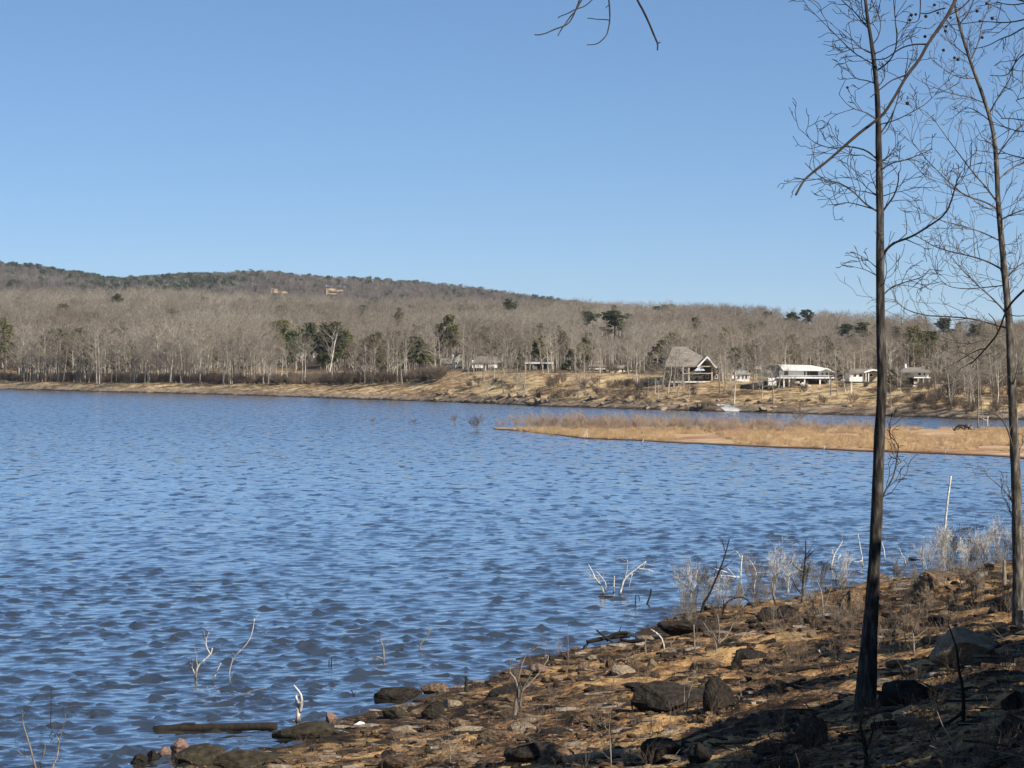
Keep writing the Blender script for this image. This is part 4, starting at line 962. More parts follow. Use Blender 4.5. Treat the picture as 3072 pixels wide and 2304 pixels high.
for x in (2886, 2908): h.box('post', x, x + 2, 1133.4, 1152, -1.0, -.7, 'tan_wall')
h = House('end_house', 3074, 1140, 'house with dark openings at the right photo edge beyond the farther near trunk')
h.box('wall', 3058, 3120, 1112, 1144, 0, 8, 'tan_wall'); h.roof(3053, 3125, 1112, 1100, 3070, 3110, -.5, 8.5, 'roof_grey')
for x in (3062, 3069): h.win(x, x + 5, 1118, 1132, -.03, None, 'dark_wall')
# boat ramp
a, b, c_, d_ = [], [], [], []
def ramp_pt(x, y, dz=.14):
    p, D = G2(x, y); return p + Vector((0, 0, dz))
pts = [ramp_pt(2148, 1214), ramp_pt(2184, 1216), ramp_pt(2236, 1236), ramp_pt(2176, 1236)]
pts[2].z = pts[3].z = .12; pts[0].z = max(pts[0].z, .9); pts[1].z = pts[0].z
V = [p for p in pts] + [p - Vector((0, 0, .9)) for p in pts]
tag(link('boat_ramp', mesh_py('boat_ramp', V, [(0, 3, 2, 1), (4, 5, 6, 7), (0, 1, 5, 4), (1, 2, 6, 5), (2, 3, 7, 6), (3, 0, 4, 7)], M['concrete'])), 'bright white concrete boat ramp sloping into the far water', 'ramp')
h = House('dock_frame', 2106, 1228, 'dark timber dock frame standing on the far waterline', 'dock')
for x in (2090, 2104, 2122): h.box('post', x, x + 4, 1212, 1232, 0, .4, 'dark_wall')
h.box('deck', 2086, 2128, 1208, 1212, -.4, 1.6, 'brick_wall')
for x, y0, y1, lab in ((2432, 1055, 1120, 'utility pole with crossarm behind the white metal roof'),):
    h = House('utility_pole', x, y1, lab, 'pole', G2(2432, 1118)[1] + 14)
    h.box('pole', x - 1.6, x + 1.6, y0, y1 + 30, 0, .25, 'tan_wall'); h.box('crossarm', x - 12, x + 12, y0 + 1, y0 + 3.4, -.12, -.02, 'metal'); h.box('transformer', x - 6, x - 2, y0 + 10, y0 + 19, -.3, .3, 'grey_wall')
for x, y0, y1, lab in ((1656, 1127, 1146, 'short white post in the cushion shrub on the lawn'), (2555, 1148, 1185, 'slim pale post on the bank below the white cottage')):
    h = House('post', x, y1, lab, 'post'); h.prism('shaft', [(x - 2, y1 + 2), (x + 2, y1 + 2), (x + 1.8, y0), (x + .8, y0 - 1), (x - .8, y0 - 1), (x - 1.8, y0)], 0, .3, 'cream_paint')

# ------------------------------------------------------------------ on and round the sandbar
M['scrub_tan'] = mat_noise('scrub_tan', [(0.3, (.26, .19, .14)), (0.7, (.42, .33, .25))], 3, vary=.25)
SBR = [shrub_form(700 + i, 2.6, 7, M['scrub_tan'], 2, 1.6, .010, .45) for i in range(5)]
rs = np.random.RandomState(17); N = 760
px = rs.uniform(1490, 3090, N); t = (px / 3 - 512) / FPX; a, b_ = sb_edges(t); f = rs.uniform(.42, .99, N)
dens = np.interp(px, [1490, 1560, 1700, 1900, 2250, 2500, 2700, 3072], [.2, .35, .7, .95, .9, .6, .22, .18])
ok = (rs.rand(N) < dens) & ~((px > 2640) & (f < .8)); px, t, f = px[ok], t[ok], f[ok]; a, b_ = sb_edges(t); D = a + f * (b_ - a); X = t * D
s = rs.uniform(.4, 1.05, len(px)) * np.interp(px, [1490, 1700, 2200, 2600, 3072], [.66, .72, .5, .38, .28]); n = len(px)
scatter('willow_scrub', np.stack([X, D, np.maximum(sand_z(X, D), -.2)], -1), np.stack([np.zeros(n), np.zeros(n), rs.uniform(0, 6.28, n)], -1), np.stack([s, s, s], -1), rs.randint(0, 5, n), SBR,
        'thicket of leafless tan scrub growing along the sandbar', 'scrub')
# dry grass
gt = []
r2 = random.Random(4)
for i in range(3):
    sg = []
    for k in range(26):
        a0 = r2.uniform(0, 6.28); p = Vector((r2.gauss(0, .12), r2.gauss(0, .12), -.03)); q = p + Vector((math.cos(a0) * .12, math.sin(a0) * .12, r2.uniform(.25, .6)))
        sg.append((p[:], q[:], .012, .004, 0))
    gt.append(sg)
M['dry_grass'] = mat_noise('dry_grass', [(.3, (.30, .19, .10)), (.7, (.50, .36, .20))], 2, vary=.25)
GR = [seg_mesh('grass_tuft', g, M['dry_grass']) for g in gt]
N = 8500; px = rs.uniform(1490, 3090, N); t = (px / 3 - 512) / FPX; f = rs.uniform(.02, .95, N); a, b_ = sb_edges(t); D = a + f * (b_ - a); X = t * D
ok = fbm(X * .16, D * .05, 3) > -.05; X, D = X[ok], D[ok]; n = len(X); s = rs.uniform(.5, 1.5, n)
scatter('dry_grass', np.stack([X, D, sand_z(X, D)], -1), np.stack([np.zeros(n), np.zeros(n), rs.uniform(0, 6.28, n)], -1), np.stack([s, s, s * .8], -1), rs.randint(0, 3, n), GR, 'dry tan grass covering the sandbar', 'grass')

def snag(name, label, cat, base, lines, mat, gf=G, twigs=0, seed=1, dz=.25, sides=6, twr=.4, tlen=.25, tmat=None, depth=.5):
    """a dead shrub, stump or log: lines = list of (list of photograph pixels, width px at start, width px at end)"""
    p, D = gf(*base); k = D / FPX / 3; rng = random.Random(seed); o = empty(name, p); tag(o, label, cat); out = []
    for i, (pts, w0, w1) in enumerate(lines):
        L = sum(math.hypot(a[0] - b[0], a[1] - b[1]) for a, b in zip(pts[:-1], pts[1:])) * k
        sl = rng.uniform(-depth, depth) if i else 0.0; acc = 0; q = []
        for j, (x, y) in enumerate(pts):
            if j: acc += math.hypot(x - pts[j - 1][0], y - pts[j - 1][1]) * k
            q.append(P(x, y, D + (sl * acc if i else 0)) - p)
        if i == 0 and dz: q[0] = q[0] - (q[1] - q[0]).normalized() * dz
        q = smooth_path(q, 1) if len(q) > 2 else resample(q, L / 4)
        rad = [max(.0025, (w0 + (w1 - w0) * j / (len(q) - 1)) * k / 2 * (.82 if w0 < 12 else 1)) for j in range(len(q))]
        par = link('stem' if i == 0 else 'branch', tube_mesh(name, q, rad, M[mat], sides, .16, seed + i), o)
        for _ in range(twigs):
            j = rng.randrange(max(1, len(q) // 3), len(q)); dr = (q[j] - q[j - 1]).normalized(); ax = dr.orthogonal().normalized(); ax.rotate(Matrix.Rotation(rng.uniform(0, 6.28), 3, dr))
            grow(out, rng, q[j].copy(), (dr * .6 + ax * .8 + Vector((0, 0, .3))).normalized(), L * tlen * rng.uniform(.6, 1.5) + .05, max(.003, rad[j] * twr), 2, 4, .6, .06, .2, .9, .0025)
    if out: tag(link('twigs', seg_mesh('twigs', out, M[tmat or mat]), o), kind='stuff')
    return o
# white dead trunks on the bar
snag('dead_tree', 'tallest bleached dead trunk standing on the sandbar', 'tree', (2934, 1284), [([(2934, 1284), (2935, 1200), (2933, 1120), (2930, 1060), (2927, 1038)], 5.5, 3), ([(2931, 1062), (2924, 1045), (2918, 1035)], 3, 1)], 'dead_grey', G3, 1, 3)
snag('dead_tree', 'thinner bleached dead trunk beside the tallest one on the sandbar', 'tree', (2950, 1284), [([(2950, 1284), (2947, 1240), (2941, 1180), (2938, 1130), (2936, 1095)], 4.5, 2)], 'dead_grey', G3, 1, 4)
snag('dead_tree', 'short broken white trunk on the sandbar right of the tall pair', 'tree', (2963, 1282), [([(2963, 1282), (2962, 1265), (2964, 1248)], 6, 4), ([(2962, 1262), (2940, 1252)], 3, 2)], 'dead_white', G3, 0, 5)
snag('driftwood', 'tangled dark red uprooted stump on the sandbar', 'driftwood', (2890, 1294), [([(2862, 1292), (2872, 1278), (2890, 1276), (2908, 1284), (2918, 1292)], 9, 7), ([(2872, 1290), (2882, 1280), (2895, 1292)], 7, 4), ([(2890, 1292), (2898, 1272)], 6, 2), ([(2905, 1290), (2912, 1275)], 5, 2), ([(2862, 1290), (2858, 1284)], 5, 2)], 'dead_dark', G3, 3, 6, 0, 6, .5, .3)
snag('driftwood', 'pale forked driftwood log lying beside the dead trunks', 'driftwood', (2945, 1292), [([(2930, 1294), (2950, 1290), (2966, 1278), (2976, 1266)], 6, 2), ([(2950, 1290), (2938, 1282)], 4, 2), ([(2940, 1293), (2968, 1295)], 5, 3)], 'dead_grey', G3, 1, 7, 0)
snag('dead_snag', 'pale forked stump on the front edge of the sandbar', 'snag', (1752, 1316), [([(1752, 1318), (1756, 1304), (1762, 1286)], 5, 2), ([(1757, 1302), (1749, 1308)], 3, 1), ([(1760, 1314), (1764, 1298)], 3, 1)], 'dead_white', G3, 1, 8)
snag('dead_snag', 'small white stick standing in the water before the sandbar', 'snag', (1926, 1332), [([(1926, 1332), (1932, 1314)], 4, 2)], 'dead_white', G3, 0, 9)
snag('dead_snag', 'small white forked stick at the sandbar edge near the nearer trunk', 'snag', (2470, 1352), [([(2470, 1352), (2473, 1344), (2472, 1335)], 3, 1), ([(2472, 1346), (2477, 1340)], 2, 1)], 'dead_white', G3, 0, 10)
snag('dead_snag', 'bleached bent stick on the sandbar edge between the near trunks', 'snag', (2832, 1362), [([(2830, 1366), (2838, 1354), (2842, 1342)], 3, 1), ([(2838, 1354), (2846, 1346)], 2, 1)], 'dead_white', G3, 1, 11)
for x, y, hh, wd, lab in ((1430, 1293, 40, 30, 'flooded bare bush standing off the tip of the sandbar'), (1362, 1272, 22, 28, 'small flooded bare bush farther off the sandbar tip'), (1240, 1272, 14, 40, 'low spread of flooded twigs far left of the sandbar'), (1120, 1270, 14, 34, 'leftmost low flooded twigs in open water'),
                            (2395, 1245, 40, 34, 'lone bare bush against the far water right of the boat ramp')):
    p, D = G(x, y) if x < 1480 else G3(x, y + 25); H = hh / 3 * D / FPX
    o = empty('flooded_bush', p); tag(o, lab, 'bush'); me = shrub_form(x, 2.6, 9, M['shrub_brown'], 2, 1.6, .012, .5); s = link('stem', me, o); s.scale = (wd / 30 * H / 2.6 * .9, H / 2.6, H / 2.6)

# ------------------------------------------------------------------ the two near trees
def near_tree(name, label, trunk, widths, D, limbs, seed, mat='bark', twig='twig_dark', tw_n=9, tl=1.0, dspread=1.2, extra=0):
    """trunk: photograph pixels from base to top; limbs: (pixels, start width px, end width px)"""
    base, Db = G(*trunk[0]); Dd = Db if D is None else D; k = Dd / FPX / 3; rng = random.Random(seed)
    o = empty(name, base); tag(o, label, 'tree')
    pts = [P(x, y, Dd) - base for x, y in trunk]; pts[0] = pts[0] - Vector((0, 0, .5))
    wl = list(widths); q = []; rad = []
    for i in range(len(pts) - 1):
        m = max(2, int((pts[i + 1] - pts[i]).length / .25))
        for j in range(m):
            f = j / m; q.append(pts[i].lerp(pts[i + 1], f) + Vector((rng.gauss(0, .006), rng.gauss(0, .006), 0))); rad.append((wl[i] + (wl[i + 1] - wl[i]) * f) * k / 2)
    q.append(pts[-1]); rad.append(wl[-1] * k / 2)
    for _ in range(3): q = [q[0]] + [q[i - 1] * .25 + q[i] * .5 + q[i + 1] * .25 for i in range(1, len(q) - 1)] + [q[-1]]
    link('trunk', tube_mesh('trunk', q, rad, M[mat], 14, .07, seed, True, .14), o)
    for i, (pp, w0, w1) in enumerate(limbs):
        sl = rng.uniform(-dspread, dspread); acc = 0; lq = []
        for j, (x, y) in enumerate(pp):
            if j: acc += math.hypot(x - pp[j - 1][0], y - pp[j - 1][1]) * k
            lq.append(P(x, y, Dd + sl * acc * .6) - base)
        Ln = acc; lq = smooth_path(lq, 2)
        rr = [max(.004, (w0 + (w1 - w0) * j / (len(lq) - 1)) * k / 2) for j in range(len(lq))]
        lo = link('limb', tube_mesh('limb', lq, rr, M[mat], 7, .08, seed + i), o)
        out = []
        n_t = int(tw_n * (Ln / 2.0) ** .8) + 2
        for _ in range(n_t):
            j = min(len(lq) - 1, int(len(lq) * rng.uniform(.15, 1.0))); dr = (lq[j] - lq[j - 1]).normalized(); ax = dr.orthogonal().normalized(); ax.rotate(Matrix.Rotation(rng.uniform(0, 6.28), 3, dr))
            grow(out, rng, lq[j].copy(), (dr * .75 + ax * .75 + Vector((0, 0, .25))).normalized(), rng.uniform(.3, .95) * tl * min(1.2, .35 + Ln * .35), max(.0075, rr[j] * .6), 2, 4, .62, .035, .24, .85, .0055)
        if out: tag(link('twigs', seg_mesh('twigs', out, M[twig], 3), lo), kind='stuff')
    # short shoots straight off the trunk
    out = []
    for _ in range(extra):
        j = rng.randrange(int(len(q) * .42), len(q)); a = rng.uniform(0, 6.28)
        grow(out, rng, q[j].copy(), Vector((math.cos(a), math.sin(a) * .6, rng.uniform(.1, .8))).normalized(), rng.uniform(.3, 1.0) * tl, .011, 1, 3, .6, .05, .18, 1.1, .005)
    if out: link('crown', seg_mesh('crown', out, M[twig], 3), o)
    return o, base, Dd
def r7(*a): return [(2300 + x / 1.659, y / 1.659) for x, y in a]
def r5(*a): return [(2400 + x / 3.292, 900 + y / 3.292) for x, y in a]
def r2(*a): return [(2400 + x / 3.016, 1350 + y / 3.016) for x, y in a]
near_tree('near_tree', 'tall dark bare tree whose trunk crosses the sandbar, the nearer of two', [(2592, 2120), (2600, 2010), (2612, 1880), (2622, 1700), (2632, 1520), (2640, 1300), (2646, 1120), (2642, 980), (2638, 800), (2640, 640), (2634, 440), (2636, 310), (2626, 210), (2612, 110), (2598, 40), (2592, -40), (2580, -300), (2575, -620)],
          [72, 58, 46, 38, 35, 32, 29, 27, 25, 23, 19, 16, 14, 11, 9.5, 9, 6, 3], None, [
    (r7((578, 1275), (600, 1235), (640, 1205), (720, 1180), (800, 1130), (890, 1070), (925, 985), (940, 920), (965, 860)), 9, 3),
    (r7((572, 1060), (600, 1020), (635, 975), (655, 910), (657, 855)), 7, 3),
    (r7((548, 1050), (490, 1015), (440, 960), (370, 912), (300, 900), (240, 862), (190, 810)), 6, 2),
    (r7((545, 1045), (470, 1022), (400, 1005), (350, 1018), (300, 1020)), 4, 1.5),
    (r7((548, 790), (500, 750), (450, 735), (400, 728), (330, 740), (240, 715), (190, 665)), 6, 2),
    (r7((572, 845), (620, 810), (700, 795), (760, 770), (830, 740)), 6, 2),
    (r7((552, 600), (500, 560), (440, 545), (400, 520), (360, 470)), 4, 1.5),
    (r7((550, 420), (500, 400), (450, 395), (410, 360), (398, 320)), 4, 1.5),
    (r7((532, 320), (480, 290), (430, 260), (350, 180), (240, 70)), 5, 2),
    (r7((505, 140), (470, 100), (440, 60), (370, 0), (300, -90)), 5, 2),
    (r7((552, 350), (600, 315), (635, 270), (650, 200), (640, 100), (632, 0), (625, -80)), 5, 2),
    (r7((570, 660), (610, 600), (640, 540), (670, 420), (720, 300)), 5, 2),
    (r7((562, 620), (640, 600), (720, 560), (790, 520), (840, 470)), 4, 1.5),
    (r7((582, 1465), (620, 1430), (700, 1400), (780, 1380), (810, 1340)), 5, 2),
    (r7((545, 1330), (500, 1290), (460, 1270), (425, 1250)), 3, 1.2), (r7((545, 1370), (490, 1340), (420, 1325)), 3, 1.2),
    (r7((520, 230), (560, 180), (570, 110), (545, 40)), 4, 1.5), (r7((497, 60), (540, 20), (560, -60)), 4, 2),
    ([(2640, 1512), (2652, 1479), (2670, 1450), (2683, 1423), (2692, 1367), (2696, 1340), (2685, 1320), (2668, 1307)], 6, 2),
    ([(2686, 1398), (2705, 1385), (2722, 1372)], 3, 1),
    ([(2590, -250), (2500, -330), (2420, -480)], 6, 2), ([(2585, -200), (2680, -300), (2760, -420)], 6, 2)], 11, extra=22, tw_n=8, tl=.75)
near_tree('near_tree', 'bare tree with many fine twigs at the right photo edge, the farther of two', [(3058, 1868), (3056, 1800), (3054, 1650), (3050, 1500), (3047, 1398), (3040, 1250), (3034, 1120), (3030, 1000), (3018, 850), (3004, 730), (2994, 600), (2988, 460), (2976, 365), (2955, 302), (2927, 229), (2903, 163), (2873, 60), (2858, -20), (2830, -200), (2800, -380)],
          [44, 36, 33, 31, 29, 27, 25, 23, 20, 18, 16, 14, 12, 11, 10, 9, 8, 7, 4, 2], None, [
    (r7((1150, 1040), (1080, 1000), (1000, 980), (930, 930), (860, 860), (800, 800), (720, 700)), 6, 2),
    (r7((1143, 1000), (1090, 930), (1020, 850), (960, 770), (900, 690), (830, 590)), 6, 2),
    (r7((1165, 1200), (1060, 1150), (960, 1120), (870, 1100), (790, 1060)), 5, 1.6),
    (r7((1178, 1345), (1100, 1300), (1000, 1270), (900, 1250), (820, 1220), (740, 1170)), 6, 2),
    (r7((1195, 1560), (1120, 1480), (1050, 1420), (960, 1330), (930, 1290)), 6, 2),
    (r7((1188, 1420), (1090, 1430), (980, 1440), (880, 1420), (830, 1330)), 4, 1.5),
    (r7((1080, 510), (1000, 480), (930, 470), (820, 430)), 4, 1.5), (r7((1040, 390), (970, 390), (900, 360), (830, 300)), 4, 1.5),
    (r7((1120, 610), (1060, 560), (1000, 530), (960, 560)), 4, 1.3), (r7((1000, 280), (950, 240), (900, 200), (880, 130)), 4, 1.5),
    (r7((1110, 560), (1160, 470), (1210, 400), (1240, 290), (1275, 250)), 5, 2), (r7((1145, 780), (1200, 700), (1250, 640), (1310, 600)), 5, 2),
    (r7((1148, 900), (1210, 840), (1290, 800), (1360, 790)), 5, 2), (r7((1155, 1100), (1230, 1060), (1300, 1040), (1380, 990)), 5, 2),
    (r7((1185, 1400), (1240, 1330), (1310, 1290)), 5, 2), (r7((1020, 290), (1060, 200), (1070, 110), (1110, 40)), 5, 2), (r7((960, 120), (1010, 60), (1040, -30)), 4, 2),
    (r5((2060, 280), (1940, 250), (1700, 180), (1400, 160), (1240, 155), (1050, 100), (930, 0)), 6, 2),
    (r5((2050, 330), (1860, 390), (1650, 430), (1450, 410), (1250, 340), (1060, 290)), 6, 2),
    (r5((2110, 1500), (2060, 1300), (2000, 1180), (1890, 1100)), 6, 2), (r5((2090, 900), (2130, 750), (2160, 600)), 5, 2),
    (r2((1935, 500), (1880, 400), (1800, 320), (1680, 220)), 5, 1.6), (r2((1935, 620), (1890, 540), (1870, 440), (1790, 430)), 4, 1.5),
    ([(3046, 1380), (3080, 1300), (3120, 1250)], 5, 2)], 23, mat='bark_pale', twig='twig_grey', extra=50, tw_n=12.5, tl=.9)

# ------------------------------------------------------------------ the tree overhead, right of the viewer: its branches hang into the picture
rng = random.Random(77)
OX, OY = 5.2, 11.0; oz = float(bank_z(np.array([OX]), np.array([OY]))[0])
ob = Vector((OX, OY, oz)); o = empty('overhanging_tree', ob); tag(o, 'tree outside the frame whose dark branches with round seed balls hang across the sky', 'tree')
tp = [Vector((0, 0, -.4)), Vector((.05, .1, 1.5)), Vector((-.1, .1, 3.2)), Vector((-.2, 0, 5.2)), Vector((0, -.2, 7.5)), Vector((.1, 0, 10))]
link('trunk', tube_mesh('trunk', smooth_path(tp, 2), [.2 * (1 - j / 28) for j in range(len(smooth_path(tp, 2)))], M['bark'], 10, .05, 3, True, .3), o)
def over(pp, D0, D1, w0, w1, start=None, tw=0, seed=1):
    q = []
    n = len(pp)
    for j, (x, y) in enumerate(pp): q.append(P(x, y, D0 + (D1 - D0) * j / (n - 1)) - ob)
    if start is not None: q = [start] + q
    q = smooth_path(q, 2); k = D0 / FPX / 3; m = len(q)
    rr = [max(.0016, (w0 + (w1 - w0) * j / (m - 1)) * k / 2) for j in range(m)]
    l = link('limb', tube_mesh('limb', q, rr, M['twig_dark'], 6, .1, seed), o); r = random.Random(seed); out = []
    for _ in range(tw):
        j = r.randrange(m // 2, m); dr = (q[j] - q[j - 1]).normalized(); ax = dr.orthogonal().normalized(); ax.rotate(Matrix.Rotation(r.uniform(0, 6.28), 3, dr))
        grow(out, r, q[j].copy(), (dr * .7 + ax * .7).normalized(), r.uniform(.05, .16), .0022, 3, 4, .6, .02, .12, .8, .0013)
    if out: tag(link('twigs', seg_mesh('twigs', out, M['twig_dark'], 4), l), kind='stuff')
over(r7((1010, -260), (965, -60), (940, 0), (900, 80), (850, 150), (800, 220), (760, 300), (700, 370), (650, 460), (590, 560), (545, 600), (450, 670), (330, 780), (240, 850), (185, 895), (145, 970)), 12.2, 11.4, 13, 6.5, Vector((-.1, .1, 3.4)), 0, 2)
over(r7((185, 895), (165, 888), (135, 885)), 11.4, 11.4, 3.5, 2.5, None, 0, 3)
over(r7((800, 220), (740, 220), (690, 230), (650, 250), (600, 290), (560, 297), (515, 295)), 12.0, 12.1, 5, 3, None, 0, 4)
over(r7((700, 372), (660, 385), (620, 400), (570, 440), (515, 485)), 11.9, 11.8, 5, 3, None, 0, 5)
over(r7((890, 40), (850, 50), (800, 70), (765, 65)), 12.2, 12.3, 4, 3, None, 0, 6)
over(r7((765, -40), (765, 65), (755, 110), (705, 115)), 12.3, 12.3, 4, 2.2, None, 2, 7)
over(r7((1080, -80), (1010, 0), (960, 50), (900, 80)), 12.2, 12.2, 6, 3, Vector((-.1, .1, 3.6)), 2, 8)
over(r7((890, 95), (930, 140), (948, 180), (930, 210)), 12.2, 12.3, 3.5, 2, None, 0, 9)
over(r7((640, 530), (620, 600), (600, 650), (575, 670)), 11.9, 11.9, 3.5, 2, None, 0, 10)
over(r7((690, 365), (705, 280), (700, 255)), 11.9, 11.9, 3, 1.6, None, 0, 11)
# right edge sprays
for i, pp in enumerate((((1420, -30), (1281, 20), (1200, 25), (1150, 10)), ((1420, 60), (1281, 100), (1180, 115), (1080, 105), (1000, 115)), ((1420, 90), (1281, 135), (1220, 175), (1170, 190), (1100, 230), (1020, 245)), ((1420, 250), (1281, 260), (1230, 320), (1200, 380), (1110, 375)), ((1430, 600), (1281, 600), (1230, 590), (1165, 590)),
                        ((1430, 480), (1330, 480), (1281, 485), (1240, 500)), ((1430, 640), (1281, 660), (1220, 645), (1165, 625)), ((1430, 780), (1290, 790), (1230, 775), (1180, 760)))):
    over(r7(*pp), 11.0, 11.6, 6, 2, Vector((.05, .1, 2.6 + .25 * i)), 5, 20 + i)
over([(3190, 760), (3110, 840), (3060, 880), (3020, 925), (2995, 1000), (2962, 1040), (2935, 1070), (2912, 1092)], 11.2, 11.6, 10, 3, Vector((0, .1, 1.9)), 2, 40)
over([(2995, 1000), (2985, 960), (2965, 940)], 11.4, 11.4, 4, 2, None, 0, 41); over([(2960, 1045), (2930, 1050), (2872, 1085)], 11.4, 11.5, 4, 1.6, None, 0, 42)
over([(3010, 935), (3045, 950), (3090, 945)], 11.3, 11.2, 4, 2, None, 0, 43)
# hanging tips at the top of the picture
def t7(*a): return [(1500 + x / 3.687, y / 3.687) for x, y in a]
hub = P(1900, -420, 9.6) - ob
over([(3000, -520), (2500, -520), (1900, -420), (1800, -230), (1760, -120)], 10.6, 9.2, 14, 6, Vector((-.1, .05, 4.2)), 0, 50)
over([(1800, -230)] + t7((920, -200), (880, 0), (850, 80), (810, 180), (760, 260), (690, 295), (600, 325), (520, 365), (440, 385), (385, 385)), 9.3, 9.1, 5, 3.6, None, 0, 51)
over([(1800, -230)] + t7((1000, -160), (900, 0), (840, 120), (770, 190), (720, 270), (680, 320), (640, 395)), 9.3, 9.2, 5, 3, None, 0, 52)
over([(1800, -200)] + t7((1120, -120), (1010, 10), (930, 75), (860, 95), (800, 120), (750, 150), (650, 185), (645, 200)), 9.4, 9.2, 4, 3, None, 0, 53)
over([(1850, -300)] + t7((1190, -100), (1205, 0), (1215, 130), (1215, 230), (1195, 340), (1180, 390), (1120, 455), (1060, 493), (960, 495)), 9.4, 9.2, 6, 2.6, None, 0, 54)
over(t7((1215, 225), (1170, 215), (1080, 215), (1020, 205), (965, 200)), 9.25, 9.3, 3.2, 2, None, 0, 55); over(t7((1205, 55), (1185, 70), (1170, 90)), 9.3, 9.3, 3, 2, None, 0, 56)
over([(1900, -420)] + t7((1420, -200), (1520, 0), (1600, 150), (1660, 280), (1720, 430), (1745, 480), (1742, 550)), 9.6, 9.3, 7, 5, None, 0, 57); over(t7((1745, 480), (1775, 465)), 9.3, 9.3, 4, 3, None, 0, 58)
bm = bmesh.new(); bmesh.ops.create_icosphere(bm, subdivisions=2, radius=1)
for v in bm.verts: v.co *= 1 + .12 * math.sin(v.co.x * 17 + v.co.y * 13) * math.cos(v.co.z * 15)
ball = bpy.data.meshes.new('seed_ball'); bm.to_mesh(ball); bm.free(); ball.materials.append(M['dead_dark'])
for x, y in r7((720, 75), (713, 100), (742, 72), (792, 82), (852, 65), (835, 25), (788, 182), (890, 155), (893, 132), (880, 250), (935, 288), (952, 296), (952, 102), (700, 515), (402, 436), (1047, 55), (1095, 18), (1123, 92), (1062, 105), (1073, 187), (915, 88)):
    b = link('seed_ball', ball, o, P(x, y, 12.1) - ob); b.scale = [.0085 * rng.uniform(.8, 1.1)] * 3
out = []
for k in range(16):
    a = rng.uniform(-1.2, 2.4); grow(out, rng, Vector((-.1, 0, rng.uniform(5.5, 9.5))), Vector((math.cos(a), math.sin(a), rng.uniform(.2, .9))).normalized(), rng.uniform(1.5, 3.0), .04, 1, 4, .6, .06, .15, 1.3, .004)
link('crown', seg_mesh('crown', out, M['twig_dark'], 3), o)

# ------------------------------------------------------------------ trees on the bank right of the frame: they shade the slope
def bank_tree(seed, X, Y, H, r, dense=1.6):
    rng = random.Random(seed); z = float(bank_z(np.array([X]), np.array([Y]))[0]); tr = []; tw = []
    p = Vector((0, 0, -.4)); d = Vector((rng.gauss(0, .05), rng.gauss(0, .05), 1)).normalized(); n = 9
    for i in range(n):
        d = (d + Vector((rng.gauss(0, .05), rng.gauss(0, .05), .1))).normalized(); q = p + d * (H / n); r1 = r * .87; tr.append((p[:], q[:], r, r1, 0))
        if i > 2:
            for _ in range(4):
                a = rng.uniform(0, 6.28); el = rng.uniform(.2, .9); s = []
                grow(s, rng, q.copy(), Vector((math.cos(a) * math.cos(el), math.sin(a) * math.cos(el), math.sin(el))), H * rng.uniform(.14, .28), r1 * .5, 1, 3, .6, .06, .15, dense, .006)
                for g in s: (tr if g[4] == 1 else tw).append(g)
        p = q; r = r1
    o = empty('bank_tree', (X, Y, z)); tag(o, 'bare tree on the shaded bank beyond the right edge of the photo', 'tree', 'trees beyond the photo edge')
    link('trunk', seg_mesh('trunk', tr, M['bark'], 7), o); link('crown', seg_mesh('crown', tw, M['twig_dark'], 3), o)
for i, (X, Y, H, r) in enumerate(((9.5, 14, 11, .16), (12, 8, 12, .2), (16, 10, 13, .2), (14, 2, 13, .2), (20, 5, 14, .22), (11, 20, 9, .14), (25, -2, 14, .2), (18, -6, 13, .2), (8.5, 3, 12, .18), (28, 8, 13, .2), (30, -8, 14, .22), (24, 14, 12, .2), (22, 46, 9, .16), (25.5, 56, 9, .16), (19.5, 41, 8, .14), (29, 66, 9, .16), (33, 80, 9, .16), (17, 33, 8, .14))):
    bank_tree(900 + i, X, Y, H, r)
def bank_pine(seed, X, Y, H, wid=1.0):
    z = float(bank_z(np.array([X]), np.array([Y]))[0]); fm = CEDAR[seed % 3]
    o = empty('bank_cedar', (X, Y, z), seed); s = H / 8; o.scale = (s * wid, s * wid, s)
    link('trunk', fm[0], o); link('crown', fm[1], o); tag(o, 'dark cedar on the bank beyond the right edge of the photo', 'tree', 'cedars beyond the photo edge')
for i, (X, Y, H) in enumerate(((11.5, 30, 7), (9.4, 26, 5.5), (12.5, 24, 8), (9.6, 20, 7), (14.5, 30, 9), (8.4, 16, 7), (13, 17, 9), (17, 26, 10), (16, 20, 10), (13.4, 41, 5.4), (16.5, 51, 6.2), (20, 62, 6.2), (24.5, 75, 6.2), (18, 38, 6.5), (11.5, 10, 8.5), (15.2, 45.5, 5.2), (18.4, 56.5, 6), (22.2, 68.5, 6), (28, 86, 6), (11.4, 35.5, 4.8))): bank_pine(i, X, Y, H, 1.2)

# ------------------------------------------------------------------ dead shrubs, posts and driftwood of the near shore
def r1(*a): return [(1700 + x / 2.765, 1500 + y / 2.765) for x, y in a]
def r4(*a): return [(1500 + x / 2.765, 1800 + y / 2.765) for x, y in a]
def rb(*a): return [(700 + x / 2.458, 1900 + y / 2.458) for x, y in a]
def r6(*a): return [(x / 2.765, 1750 + y / 2.765) for x, y in a]
def r3(*a): return [(2300 + x / 2.865, 1800 + y / 2.865) for x, y in a]
S = snag
S('flooded_snag', 'white forked snag in the water, left one of the bleached trio', 'snag', r1((310, 780))[0], [(r1((300, 782), (310, 750), (270, 690), (235, 650), (215, 600), (180, 535)), 9, 4), (r1((312, 745), (330, 700), (290, 640), (245, 590)), 7, 3), (r1((270, 690), (255, 620)), 4, 2)], 'dead_white', twigs=2, seed=1)
S('flooded_snag', 'short straight white stick in the middle of the bleached trio', 'snag', r1((390, 770))[0], [(r1((390, 775), (392, 700), (396, 628)), 6, 4)], 'dead_white', seed=2)
